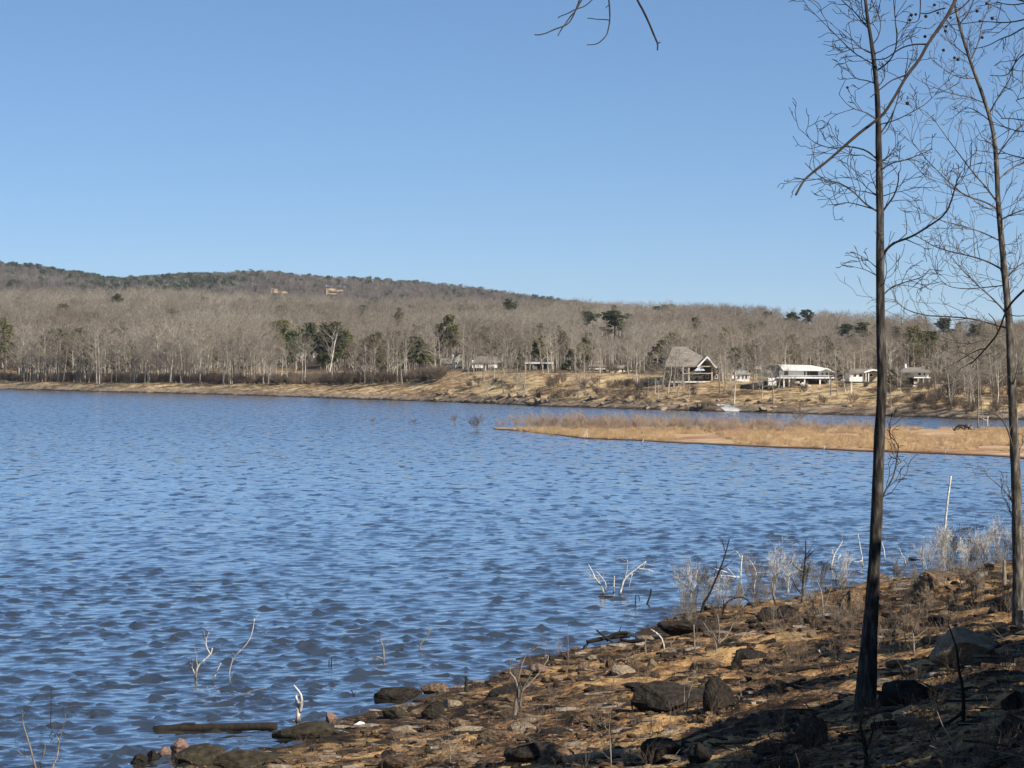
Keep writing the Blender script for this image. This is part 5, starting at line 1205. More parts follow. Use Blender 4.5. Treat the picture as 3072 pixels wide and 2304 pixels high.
S('flooded_snag', 'white spreading snag in the water, right one of the bleached trio', 'snag', r1((440, 790))[0], [(r1((440, 792), (455, 720), (480, 650), (540, 600), (600, 555), (660, 510)), 9, 4), (r1((480, 650), (500, 580), (505, 500)), 6, 3), (r1((600, 570), (650, 575), (700, 582), (720, 600)), 5, 2.5), (r1((545, 610), (530, 670), (520, 720)), 4, 2)], 'dead_white', twigs=2, seed=3)
S('driftwood', 'black log floating at the foot of the bleached trio', 'driftwood', r1((330, 805))[0], [(r1((265, 805), (330, 800), (395, 805)), 10, 8)], 'dead_dark', seed=4, dz=0)
S('flooded_stub', 'short dark forked stub in the water right of the bleached trio', 'stub', r1((580, 870))[0], [(r1((570, 875), (572, 790)), 6, 4), (r1((572, 795), (600, 790), (605, 840)), 4, 3)], 'dead_dark', seed=5)
S('flooded_stub', 'dark leaning stub in the water nearer the bank', 'stub', r1((668, 860))[0], [(r1((665, 860), (690, 810), (702, 737)), 8, 5)], 'dead_dark', seed=6)
S('dead_shrub', 'tall dark dead shrub leaning over the water with a white side branch', 'shrub', r1((1115, 935))[0], [(r1((1112, 940), (1130, 870), (1190, 770), (1245, 640), (1290, 530), (1330, 400), (1350, 320)), 11, 3), (r1((1245, 640), (1280, 570), (1340, 540)), 5, 2), (r1((1310, 420), (1300, 360), (1280, 330)), 4, 2)], 'dead_dark', twigs=4, seed=7)
S('dead_shrub', 'bleached white shrub with crossing branches in the shallows', 'shrub', r1((1455, 760))[0], [(r1((1455, 765), (1440, 640), (1448, 540), (1455, 460)), 8, 4), (r1((1450, 500), (1420, 430), (1380, 420)), 5, 2), (r1((1445, 640), (1400, 640), (1330, 625), (1270, 630)), 5, 3), (r1((1405, 660), (1370, 600), (1330, 565)), 5, 2.5), (r1((1240, 640), (1180, 660), (1158, 705)), 5, 3), (r1((1330, 600), (1260, 580), (1230, 570)), 5, 3)], 'dead_white', twigs=3, seed=8)
S('dead_shrub', 'single crooked white stem in the shallows', 'shrub', r1((1550, 745))[0], [(r1((1550, 750), (1560, 680), (1575, 600), (1545, 540), (1520, 500)), 8, 3), (r1((1575, 600), (1640, 605)), 3, 1.5)], 'dead_white', twigs=2, seed=9)
S('dead_shrub', 'dark arching dead branch at the water edge', 'shrub', r1((1290, 975))[0], [(r1((1288, 978), (1305, 870), (1370, 820), (1450, 800), (1500, 830), (1545, 885)), 9, 4), (r1((1305, 880), (1300, 830)), 5, 3)], 'dead_dark', twigs=3, seed=10)
S('dead_shrub', 'grey dead shrub with a straight white upper stem at the water edge', 'shrub', r1((1730, 900))[0], [(r1((1735, 905), (1715, 790), (1700, 690), (1720, 640), (1745, 640), (1748, 480)), 8, 4), (r1((1700, 690), (1740, 650), (1760, 600)), 4, 2)], 'dead_grey', twigs=4, seed=11)
S('dead_shrub', 'dark upright dead shrub standing on the waterline rocks', 'shrub', r1((1950, 855))[0], [(r1((1950, 860), (1958, 720), (1972, 560), (1985, 420), (1980, 335)), 10, 3), (r1((1950, 780), (1905, 730), (1870, 655)), 6, 2), (r1((1975, 500), (2030, 440), (2060, 410)), 4, 2), (r1((1965, 600), (1900, 560), (1880, 530)), 4, 2)], 'dead_dark', twigs=5, seed=12)
S('dead_shrub', 'pale two-stemmed shrub on the bank close to the dark upright one', 'shrub', r1((2130, 1010))[0], [(r1((2135, 1015), (2125, 900), (2115, 760), (2080, 680)), 8, 3), (r1((2130, 900), (2170, 800), (2200, 690)), 5, 2), (r1((1990, 700), (2020, 670), (2030, 560)), 5, 2)], 'dead_grey', twigs=6, seed=13)
S('dead_shrub', 'pale wide Y-shaped shrub on the lit bank', 'shrub', r1((1240, 1265))[0], [(r1((1240, 1268), (1245, 1200), (1190, 1100), (1130, 1010)), 8, 3), (r1((1252, 1190), (1268, 1090), (1250, 950)), 7, 3), (r1((1262, 1190), (1330, 1130), (1385, 1020)), 6, 3), (r1((1245, 1170), (1215, 1100)), 4, 2)], 'dead_grey', twigs=4, seed=14)
S('dead_stick', 'bent white stick rising from the lit bank toward the water', 'stick', r1((810, 1265))[0], [(r1((812, 1268), (800, 1160), (750, 1105), (695, 1070)), 7, 4)], 'dead_white', seed=15)
S('dead_stick', 'straight pale stick left of the bent white one', 'stick', r1((657, 1285))[0], [(r1((657, 1290), (655, 1200), (650, 1135)), 5, 3)], 'dead_grey', seed=16)
S('dead_stick', 'tall pale stick beside the Y-shaped shrub', 'stick', r1((1062, 1260))[0], [(r1((1062, 1262), (1058, 1150), (1055, 1035)), 7, 4), (r1((1065, 1230), (1095, 1170)), 4, 2)], 'dead_grey', twigs=3, seed=17)
S('dead_stick', 'yellowish twisted stick on the bank near the bent white one', 'stick', r1((870, 1225))[0], [(r1((868, 1228), (855, 1195), (890, 1165), (910, 1130)), 6, 2)], 'dead_grey', twigs=1, seed=18)
S('leaning_post', 'tall white post leaning in the open water between the near trunks', 'post', (2832, 1604), [([(2832, 1606), (2836, 1570), (2843, 1500), (2853, 1428)], 9, 7)], 'dead_white', seed=19)
S('driftwood', 'dark floating log right of the leaning white post', 'driftwood', (2930, 1626), [([(2890, 1628), (2940, 1626), (2985, 1627)], 8, 6)], 'dead_dark', seed=20, dz=0)
S('driftwood', 'white floating branch with upright stub near the farther trunk', 'driftwood', (3000, 1618), [([(2966, 1624), (3000, 1617), (3036, 1622)], 6, 4), ([(2968, 1622), (2970, 1606)], 6, 4)], 'dead_white', seed=21, dz=0)
S('driftwood', 'brown half-sunk log among the flooded shrubs between the trunks', 'driftwood', (2790, 1680), [([(2725, 1676), (2780, 1682), (2860, 1690)], 7, 4)], 'dead_dark', seed=22, dz=0)
S('flooded_shrub', 'white ragged shrub in the water under the leaning post', 'shrub', r2((1450, 1010))[0], [(r2((1490, 1060), (1480, 950), (1440, 890), (1455, 790)), 7, 3), (r2((1440, 880), (1400, 930)), 5, 2), (r2((1460, 880), (1500, 940)), 4, 2)], 'dead_white', twigs=3, seed=23)
S('flooded_shrub', 'pale twiggy shrub in the water just left of the nearer trunk', 'shrub', r2((280, 1080))[0], [(r2((278, 1085), (300, 960), (345, 890), (385, 830)), 8, 3), (r2((340, 990), (365, 950)), 6, 3), (r2((300, 960), (295, 900)), 4, 2)], 'dead_white', twigs=5, seed=24)
S('flooded_shrub', 'slim white stem touching the nearer trunk above the water', 'shrub', r2((570, 1060))[0], [(r2((572, 1100), (565, 1000), (545, 880), (525, 760)), 6, 2.5), (r2((560, 1000), (520, 1015), (488, 1010)), 5, 3)], 'dead_white', twigs=2, seed=25)
S('flooded_shrub', 'thin white stem in the water just right of the nearer trunk', 'shrub', r2((765, 1010))[0], [(r2((770, 1050), (765, 920), (745, 850), (720, 790)), 5, 2)], 'dead_white', twigs=3, seed=26)
S('flooded_shrub', 'low white shrub in the water right of the nearer trunk', 'shrub', r2((955, 1045))[0], [(r2((955, 1050), (950, 990), (920, 950), (900, 890)), 6, 2), (r2((955, 990), (985, 960)), 4, 2)], 'dead_white', twigs=3, seed=27)
S('flooded_shrub', 'grey leafless bush in the water under the leaning post', 'shrub', r2((1130, 1140))[0], [(r2((1125, 1150), (1110, 1040), (1105, 950), (1110, 830)), 5, 2), (r2((1135, 1145), (1160, 1040), (1165, 930)), 4, 2), (r2((1115, 1000), (1085, 920)), 3, 1.5)], 'dead_grey', twigs=7, seed=28, tlen=.35)
S('flooded_shrub', 'grey thin bush in the water right of the leaning post bush', 'shrub', r2((1270, 1120))[0], [(r2((1268, 1128), (1255, 1040), (1250, 930)), 4, 1.5), (r2((1270, 1090), (1310, 1010)), 3, 1.5)], 'dead_grey', twigs=7, seed=29, tlen=.35)
S('flooded_snag', 'white forked snag in the lower part of the lake with a hooked arm', 'snag', r6((1620, 800))[0], [(r6((1622, 810), (1622, 760), (1640, 685), (1700, 632), (1750, 585), (1762, 535)), 9, 5), (r6((1622, 760), (1600, 710), (1576, 660)), 7, 4), (r6((1638, 690), (1628, 630), (1620, 565)), 5, 3), (r6((1742, 585), (1710, 530), (1704, 470), (1736, 404)), 7, 4), (r6((1704, 470), (1690, 390)), 2.5, 1.5)], 'dead_white', twigs=2, seed=30)
S('flooded_snag', 'short slanting white stick right of the hooked snag', 'snag', r6((1757, 820))[0], [(r6((1757, 822), (1790, 750), (1832, 660)), 8, 4)], 'dead_white', seed=31)
S('flooded_snag', 'long thin pale branch slanting high over the water by the hooked snag', 'snag', r6((1915, 850))[0], [(r6((1915, 870), (1900, 760), (1910, 700), (1935, 615)), 5, 3.5), (r6((1935, 615), (1995, 558), (2060, 490), (2095, 400), (2110, 295)), 4.5, 3.5)], 'dead_white', twigs=2, seed=32)
S('driftwood', 'reddish half-sunk branch in the water below the hooked snag', 'driftwood', r6((2040, 930))[0], [(r6((2000, 935), (2050, 910), (2120, 882), (2212, 868)), 5, 3), (r6((2050, 910), (2140, 950), (2260, 945)), 4, 2)], 'dead_grey', seed=33, dz=0)
S('dead_shrub', 'grey bare shrub rising from the water at the bottom left corner', 'shrub', r6((290, 1530))[0], [(r6((300, 1545), (262, 1400), (230, 1290), (185, 1150), (190, 1060)), 9, 3), (r6((430, 1545), (480, 1430), (490, 1310), (465, 1260)), 8, 3), (r6((260, 1460), (190, 1430), (130, 1370)), 5, 2), (r6((330, 1500), (370, 1400), (375, 1320)), 5, 2), (r6((470, 1480), (520, 1460)), 4, 2), (r6((480, 1330), (520, 1220), (545, 1080)), 4, 1.5), (r6((300, 1540), (440, 1540)), 6, 6)], 'dead_grey', twigs=6, seed=34, tmat='dead_dark')
S('dead_stick', 'thin dark upright twig in the water above the corner shrub', 'stick', r6((420, 1190))[0], [(r6((420, 1195), (424, 1050), (424, 850)), 4, 2), (r6((424, 1000), (560, 985)), 2, 1)], 'dead_dark', twigs=3, seed=35)
S('dead_stump', 'white splintered stump with curved top where the bank meets the water', 'stump', rb((480, 655))[0], [(rb((478, 660), (480, 580), (468, 520), (462, 455)), 18, 6), (rb((490, 580), (505, 500), (495, 440), (445, 383)), 12, 5), (rb((470, 650), (430, 640)), 8, 4)], 'dead_white', twigs=1, seed=36)
S('dead_stick', 'hooked twig in mid water, dark below and white above', 'stick', rb((1370, 120))[0], [(rb((1372, 125), (1375, 80), (1410, 50), (1442, 10), (1450, -60)), 7, 3), (rb((1442, 10), (1460, -30)), 3, 2)], 'dead_grey', twigs=1, seed=37)
S('dead_stump', 'small grey root stump with thin twigs standing in the water', 'stump', rb((1105, 200))[0], [(rb((1107, 205), (1110, 130), (1095, 70), (1075, 40)), 9, 3), (rb((1100, 190), (1060, 170), (1035, 190)), 9, 5), (rb((1110, 110), (1150, 40)), 3, 1.5)], 'dead_grey', twigs=5, seed=38)
S('flooded_stub', 'pair of tiny dark stubs in the water left of the root stump', 'stub', rb((712, 235))[0], [(rb((705, 236), (707, 195)), 5, 4), (rb((722, 234), (724, 180)), 5, 3)], 'dead_dark', seed=39)
S('flooded_stub', 'small dark twig floating before the dark rocks of the point', 'stub', rb((890, 455))[0], [(rb((870, 418), (888, 452)), 5, 4), (rb((888, 452), (905, 430)), 4, 3)], 'dead_dark', seed=40, dz=0)
S('dead_post', 'short black knobbed post on the waterline', 'post', rb((1715, 435))[0], [(rb((1712, 440), (1718, 370), (1716, 315)), 12, 9), (rb((1716, 340), (1738, 338)), 5, 3)], 'dead_dark', seed=41)
S('dead_shrub', 'white-stemmed shrub with drooping brown branches on the near bank', 'shrub', r4((120, 975))[0], [(r4((118, 985), (132, 860), (152, 740), (130, 660), (80, 600)), 16, 4), (r4((165, 900), (175, 760), (230, 660), (285, 560)), 8, 3), (r4((150, 740), (160, 600), (200, 480), (260, 420), (330, 385)), 7, 3), (r4((175, 760), (300, 640), (380, 520), (410, 470), (370, 445)), 6, 2), (r4((150, 760), (110, 690)), 6, 3)], 'dead_grey', twigs=5, seed=42)
S('dead_stick', 'very thin tall twig at the water edge right of the drooping shrub', 'stick', r4((560, 535))[0], [(r4((560, 540), (566, 420), (560, 200)), 4, 1.5), (r4((566, 450), (475, 320)), 2.5, 1.2)], 'dead_grey', twigs=3, seed=43)
S('log', 'black waterlogged log lying in the shallows', 'log', r6((1800, 1215))[0], [(r6((1280, 1222), (1450, 1200), (1700, 1196), (1950, 1190), (2300, 1186)), 26, 24), (r6((1420, 1215), (1500, 1170), (1620, 1165)), 12, 8), (r6((1700, 1185), (1760, 1160)), 10, 6)], 'dead_dark', seed=44, dz=0, sides=9)
S('driftwood', 'dark tangle of driftwood jutting from the bank into the water', 'driftwood', r4((960, 370))[0], [(r4((715, 350), (850, 320), (960, 300), (1080, 290)), 12, 16), (r4((800, 250), (860, 300), (960, 370)), 7, 6), (r4((880, 330), (960, 275), (1060, 270)), 16, 10), (r4((1000, 330), (1100, 350), (1200, 330)), 12, 8), (r4((730, 360), (715, 380)), 8, 4)], 'dead_dark', twigs=2, seed=45, dz=0)
S('log', 'pale grey log lying across the dark ledge of the bank', 'log', r4((880, 785))[0], [(r4((695, 785), (790, 780), (900, 762), (1080, 768)), 9, 8)], 'dead_grey', seed=46, dz=0)
S('log', 'long dark plank-like log at the water edge with a white block behind', 'log', r4((650, 465))[0], [(r4((480, 466), (650, 462), (760, 448), (835, 432)), 8, 5)], 'dead_dark', seed=47, dz=0)
S('driftwood', 'white Y-shaped branch lying left of the nearer trunk', 'driftwood', r3((500, 495))[0], [(r3((445, 430), (480, 485), (560, 508)), 7, 4), (r3((450, 490), (520, 440), (600, 425), (680, 445)), 6, 3), (r3((580, 500), (650, 470), (770, 462)), 6, 4)], 'dead_white', seed=48, dz=0, twigs=1)
S('driftwood', 'long thin pale branch resting on the bank left of the nearer trunk', 'driftwood', r3((330, 350))[0], [(r3((205, 280), (240, 310), (330, 345), (440, 388)), 6, 3)], 'dead_grey', seed=49, dz=0)
S('log', 'long dark fallen trunk behind the foot of the nearer tree', 'log', r3((600, 560))[0], [(r3((20, 640), (160, 610), (300, 588), (600, 548), (900, 540), (1100, 525), (1240, 495)), 16, 8), (r3((1200, 505), (1260, 440), (1300, 395)), 6, 3), (r3((560, 552), (560, 590)), 12, 8)], 'dead_dark', twigs=1, seed=50, dz=0, sides=9)
S('log', 'mossy brown log right of the nearer trunk, at the big boulder foot', 'log', r3((1500, 640))[0], [(r3((1380, 660), (1500, 645), (1700, 620), (1950, 612), (2212, 610)), 24, 20)], 'dead_grey', seed=51, dz=0, sides=9)
S('driftwood', 'silvery slanting branch in the shade at the lower right', 'driftwood', r3((1080, 1130))[0], [(r3((880, 1240), (960, 1195), (1080, 1130), (1220, 1060)), 10, 7)], 'dead_grey', seed=52, dz=0)
S('dead_sapling', 'dark broken sapling in the shade right of the nearer trunk', 'sapling', r3((1700, 1060))[0], [(r3((1690, 1080), (1695, 900), (1680, 720), (1650, 600), (1635, 420), (1600, 320), (1560, 200)), 14, 3), (r3((1690, 960), (1560, 1060), (1470, 1070), (1440, 1180)), 12, 8), (r3((1660, 640), (1720, 540)), 4, 2)], 'dead_dark', twigs=4, seed=53)
S('dead_sapling', 'dark thin sapling stem at the bottom edge below the nearer trunk', 'sapling', r3((870, 1430))[0], [(r3((868, 1470), (850, 1300), (830, 1180), (800, 1080), (830, 940)), 16, 6), (r3((850, 1300), (900, 1180), (925, 1040)), 9, 4), (r3((850, 1260), (790, 1190)), 6, 3)], 'dead_dark', twigs=4, seed=54)
S('dead_shrub', 'pale forked sapling right of the nearer trunk on the brown bank', 'shrub', r3((1260, 470))[0], [(r3((1268, 475), (1262, 340), (1255, 270), (1230, 200)), 8, 3), (r3((1262, 280), (1290, 190), (1325, 90)), 6, 3), (r3((1275, 330), (1380, 245)), 3, 2)], 'dead_grey', twigs=4, seed=55)
S('dead_shrub', 'thin pale sapling next to the forked one', 'shrub', r3((1195, 420))[0], [(r3((1200, 425), (1190, 320), (1175, 200), (1150, 120)), 6, 2)], 'dead_grey', twigs=4, seed=56)
S('dead_shrub', 'thin pale stem in front of the big pale boulder', 'shrub', r3((1405, 410))[0], [(r3((1405, 415), (1400, 320), (1385, 250)), 4, 2), (r3((1400, 330), (1370, 280)), 3, 1.5)], 'dead_grey', twigs=3, seed=57)
S('dead_shrub', 'thin grey stems standing before the black boulder', 'shrub', r4((1545, 950))[0], [(r4((1545, 955), (1560, 800), (1600, 680), (1620, 590)), 6, 2), (r4((1520, 960), (1530, 820), (1528, 700)), 4, 2), (r4((1620, 600), (1540, 600)), 2, 1)], 'dead_grey', twigs=3, seed=58)
S('dead_stick', 'short white stick with a bent twig by the black boulder', 'stick', r4((1635, 945))[0], [(r4((1635, 950), (1640, 855)), 6, 4), (r4((1642, 890), (1700, 870), (1745, 820)), 3, 1.5)], 'dead_white', seed=59)
S('dead_stick', 'dark straight peg in the lit ground', 'stick', r4((1100, 940))[0], [(r4((1102, 948), (1090, 830)), 8, 6)], 'dead_dark', seed=60)
S('dead_shrub', 'pale sapling at the bottom edge with a single stem', 'shrub', r4((920, 1370))[0], [(r4((922, 1385), (920, 1260), (905, 1060), (915, 950)), 6, 2), (r4((910, 1100), (860, 1040)), 3, 1.5)], 'dead_grey', twigs=5, seed=61)
S('dead_shrub', 'wispy grey sapling at the bottom edge left of the long dark boulder', 'shrub', rb((1600, 980))[0], [(rb((1600, 1000), (1598, 880), (1585, 770)), 6, 2), (rb((1598, 900), (1660, 790)), 3, 1.5), (rb((1595, 900), (1520, 830)), 3, 1.5)], 'dead_grey', twigs=6, seed=62)
S('dead_stump', 'yellow splintered stump near the foot of the farther tree', 'stump', r2((1850, 1215))[0], [(r2((1848, 1225), (1850, 1120), (1848, 1000)), 16, 7), (r2((1900, 1215), (1930, 1150)), 10, 6)], 'dead_grey', twigs=2, seed=63)
S('dead_stump', 'pale square stump at the foot of the farther tree', 'stump', (3062, 1872), [([(3062, 1874), (3062, 1850), (3061, 1832)], 20, 22)], 'dead_grey', seed=64, sides=8)
S('log', 'tan log lying along the lower bank ending at the round black boulder', 'log', r4((900, 1300))[0], [(r4((520, 1330), (700, 1300), (900, 1280), (1185, 1255)), 22, 24)], 'rock_pale', seed=65, dz=0, sides=9)
# more thin saplings round the right half of the waterline
rng = random.Random(31)
SAP = []
LM = [(1880, 1760, 'near the bleached trio'), (2160, 1840, 'near the leaning dark shrub'), (2250, 1800, 'near the crossing white shrub'), (2400, 1800, 'near the upright dark shrub'), (2520, 1800, 'just left of the nearer trunk'), (2700, 1760, 'just right of the nearer trunk'), (2810, 1740, 'near the skyline boulder'), (2940, 1720, 'between the skyline boulder and the farther trunk'), (2150, 1950, 'by the Y-shaped shrub'), (2000, 1990, 'by the bright white stone'), (2440, 1940, 'by the white Y-shaped branch'), (2750, 1930, 'by the forked sapling'), (2900, 1950, 'by the largest pale boulder'),
      (2160, 2090, 'by the tall black boulder'), (1990, 2100, 'by the long low black boulder'), (2340, 2080, 'uphill of the tall black boulder'), (2600, 2110, 'at the foot of the nearer tree'), (2780, 2080, 'by the dark shaded ledge'), (2960, 2070, 'in the shade under the farther tree'), (2440, 2210, 'by the wedge-shaped boulder'), (2000, 2260, 'by the round black boulder'), (1780, 2270, 'by the tan log'), (1600, 2260, 'by the dark block at the bottom edge'), (1850, 2170, 'on the lit soil above the tan log'), (2200, 2200, 'on the slope right of the round black boulder'), (2700, 2240, 'by the silvery slanting branch'), (2950, 2250, 'in the lower right corner'),
      (1550, 2130, 'by the drooping shrub'), (1700, 2030, 'on the lit flat right of the drooping shrub'), (1850, 1960, 'behind the dark plank-like log'), (1400, 2120, 'near the black knobbed post'), (1320, 2180, 'by the flat brown slab'), (1180, 2170, 'by the pale sunlit slab'), (1050, 2170, 'by the plastic scrap'), (900, 2200, 'by the splintered white stump'), (1180, 2270, 'by the wide boulder of the point'), (1400, 2260, 'by the wispy sapling'), (740, 2280, 'on the mossy ledge'), (500, 2270, 'by the black rocks in the water')]
def near_mark(p): return nearest(*to_px(p), LM)
for i in range(6):
    s = []
    for k in range(3): grow(s, rng, Vector((rng.gauss(0, .05), rng.gauss(0, .05), -.05)), Vector((rng.gauss(0, .18), rng.gauss(0, .18), 1)).normalized(), 1.2 * rng.uniform(.7, 1.1), .013, 0, 2, .5, .05, .14, 1.3, .0055)
    SAP.append([seg_mesh('sapling', s, M[m], 4) for m in ('dead_grey', 'twig_dark', 'dead_white')])
for k in range(225):
    x = rng.uniform(2040, 3060); y = np.interp(x, [2040, 2400, 2620, 2800, 3060], [1840, 1795, 1765, 1722, 1690]) + rng.gauss(0, 1) * 22 - 8 + rng.uniform(-30, 150) * (rng.random() < .42)
    if 2560 < x < 2660: continue
    p, D = G(x, y); inw = p.z <= .01; sc_ = rng.uniform(.35, 1.15) * (1.0 if inw else .55)
    o = link('sapling', rng.choice(SAP)[rng.choice((0, 0, 0, 1, 2, 2) if inw else (0, 0, 1))], None, p); o.scale = (sc_, sc_, sc_); o.rotation_euler = (0, 0, rng.uniform(0, 6.28))
    w_ = near_mark(p); sz = 'taller' if sc_ > .5 else 'shorter'
    if inw: tag(o, '%s thin leafless sapling standing in the shallows %s' % (sz, w_), 'sapling', '%s saplings in the shallows %s' % (sz, w_))
    else: tag(o, '%s thin leafless sapling on the bank %s' % (sz, w_), 'sapling', '%s saplings on the bank %s' % (sz, w_))
for k in range(26):
    x = rng.uniform(1000, 2500); y = rng.uniform(2050, 2290); p, D = G(x, y)
    if p.z < .1: continue
    sc_ = rng.uniform(.12, .3); o = link('sapling', rng.choice(SAP)[rng.choice((0, 1))], None, p); o.scale = (sc_,) * 3; o.rotation_euler = (0, 0, rng.uniform(0, 6.28))
    tag(o, 'small leafless sapling on the slope %s' % near_mark(p), 'sapling', 'small saplings %s' % near_mark(p))

# ------------------------------------------------------------------ boulders one can pick out: x0, x1, y0, y1, material, label
BO = [(2789, 3012, 1894, 1990, 'rock_pale', 'largest pale flat-topped boulder right of the nearer trunk'),
      (2394, 2494, 2152, 2256, 'rock', 'tan wedge-shaped boulder at the lower edge left of the thin sapling'),
      (1927, 2070, 2216, 2294, 'rock_dark', 'round black boulder at the bottom edge beside the tan log'),
      (2070, 2142, 2236, 2298, 'rock_dark', 'smaller dark boulder touching the round black one'),
      (2112, 2200, 2028, 2144, 'rock_dark', 'tall black boulder standing in the dark ledge'),
      (1900, 2120, 2055, 2140, 'rock_dark', 'long low black boulder leading up to the tall black one'),
      (1520, 1650, 2232, 2292, 'rock_dark', 'dark block at the bottom edge right of the wispy sapling'),
      (1610, 1722, 2234, 2300, 'rock', 'brown sloping boulder joined to the dark block'),
      (2735, 2878, 1726, 1806, 'rock', 'rounded brown boulder on the skyline of the bank between the trunks'),
      (2526, 2596, 1772, 1850, 'rock', 'brown boulder just left of the nearer trunk at the waterline'),
      (2915, 2962, 1730, 1775, 'rock', 'small brown boulder between the skyline boulder and the farther tree'),
      (2262, 2330, 1826, 1868, 'rock_dark', 'dark boulder at the waterline left of the upright dead shrub'),
      (2330, 2396, 1816, 1858, 'rock_dark', 'dark boulder at the waterline under the upright dead shrub'),
      (1968, 2160, 1862, 1905, 'rock_dark', 'long dark ledge rock along the water left of the Y-shaped shrub'),
      (978, 1012, 2138, 2172, 'rock_red', 'small dark red rock standing on the waterline of the point'),
      (1272, 1362, 2158, 2196, 'rock', 'flat brown slab on the lit point, right of the pale one'),
      (1140, 1232, 2126, 2158, 'rock_moss', 'mossy flat rock on the upper edge of the point'),
      (1180, 1290, 2180, 2206, 'rock_pale', 'pale sunlit slab on the point'),
      (1122, 1248, 2262, 2312, 'rock', 'wide grey-brown boulder at the bottom edge of the point'),
      (2190, 2224, 1970, 2008, 'rock_dark', 'small black boulder on the sunlit flat'),
      (1128, 1262, 2058, 2100, 'rock_dark', 'dark wet ledge rock jutting into the water at the point'),
      (1260, 1345, 2050, 2084, 'rock', 'brown waterline rock next to the wet ledge'),
      (982, 1016, 2184, 2206, 'rock_dark', 'small dark rock on the lit soil of the point'),
      (1265, 1340, 2110, 2160, 'rock_dark', 'dark shaded boulder behind the brown slab'),
      (388, 446, 2266, 2296, 'rock_dark', 'black rock in the water near the bottom edge, left of its neighbour'),
      (436, 474, 2252, 2290, 'rock_dark', 'black rock in the water near the bottom edge, right of its neighbour'),
      (470, 512, 2240, 2276, 'rock_red', 'small reddish wet rock beside the black rocks'),
      (506, 560, 2220, 2260, 'rock_red', 'larger reddish wet rock beside the black rocks'),
      (510, 660, 2240, 2300, 'rock_moss', 'mossy black ledge rock where the bank enters the water'),
      (640, 840, 2260, 2310, 'rock_moss', 'long mossy ledge along the bottom edge'),
      (820, 1000, 2170, 2222, 'rock_moss', 'low dark ledge behind the splintered white stump'),
      (1815, 1842, 1972, 2006, 'rock', 'small square brown rock on the lit waterline'),
      (1940, 1974, 1980, 2012, 'rock_pale', 'bright white stone on the sunlit flat'),
      (1762, 1792, 1966, 1980, 'rock_pale', 'flat white block behind the dark plank-like log'),
      (1540, 1600, 2010, 2036, 'rock', 'brown rock under the drooping shrub'),
      (1590, 1650, 1996, 2022, 'rock_red', 'reddish mound of earth and roots behind the drooping shrub'),
      (2420, 2450, 1893, 1920, 'rock_pale', 'small round pale rock left of the nearer trunk'),
      (2700, 2760, 1868, 1900, 'rock', 'brown block right of the nearer trunk above the forked sapling'),
      (2968, 3020, 2266, 2310, 'rock', 'pointed brown rock at the bottom edge, lower right'),
      (2830, 2890, 2258, 2300, 'rock', 'pale brown rock at the bottom edge between two darker ones'),
      (2990, 3030, 2228, 2256, 'rock_pale', 'small pale lit stone at the lower right'),
      (3000, 3090, 2150, 2230, 'rock_dark', 'black shaded boulder at the right edge'),
      (2318, 2366, 2268, 2304, 'rock', 'lit tan stone at the bottom edge under the wedge boulder'),
      (2382, 2440, 2266, 2304, 'rock', 'second lit tan stone at the bottom edge under the wedge boulder'),
      (2640, 2820, 2040, 2120, 'rock_dark', 'dark shaded bank ledge right of the nearer tree foot'),
      (2700, 2760, 2000, 2020, 'rock_pale', 'thin pale slab on the shaded slope'),
      (3010, 3072, 2080, 2140, 'rock_dark', 'dark shaded ledge rock at the right edge, higher one')]
RK4 = [rock_form(760 + i, 4, .75, 10) for i in range(8)]
rng = random.Random(9)
for i, (x0, x1, y0, y1, m, lab) in enumerate(BO):
    p, D = G((x0 + x1) / 2, y1 - (y1 - y0) * .12); k = D / FPX / 3; wx = (x1 - x0) * k / 2; hz = (y1 - y0) * k
    o = link('boulder', with_mat(RK4[i % 8], M[m]), None, p + Vector((0, min(wx, .9 * hz) * .5, hz * .28)))
    o.scale = (wx * 1.12, min(wx, hz * .9 + .1) * 1.0, hz * .88); o.rotation_euler = (rng.uniform(-.12, .12), rng.uniform(-.12, .12), rng.choice((0, 3.14)) + rng.uniform(-.25, .25))
    tag(o, lab, 'rock')
# litter
p, D = G(1078, 2176)
bmv = [(-.16, 0, 0), (-.06, .05, .05), (.12, .04, .06), (.17, 0, .02), (.1, -.06, 0), (-.08, -.05, .01), (0, 0, .09)]
tag(link('plastic_scrap', mesh_py('plastic_scrap', bmv, [(0, 5, 6), (5, 4, 6), (4, 3, 6), (3, 2, 6), (2, 1, 6), (1, 0, 6)], M['white_paint']), None, p + Vector((0, 0, .02))), 'crumpled white plastic scrap lying on the point', 'litter')

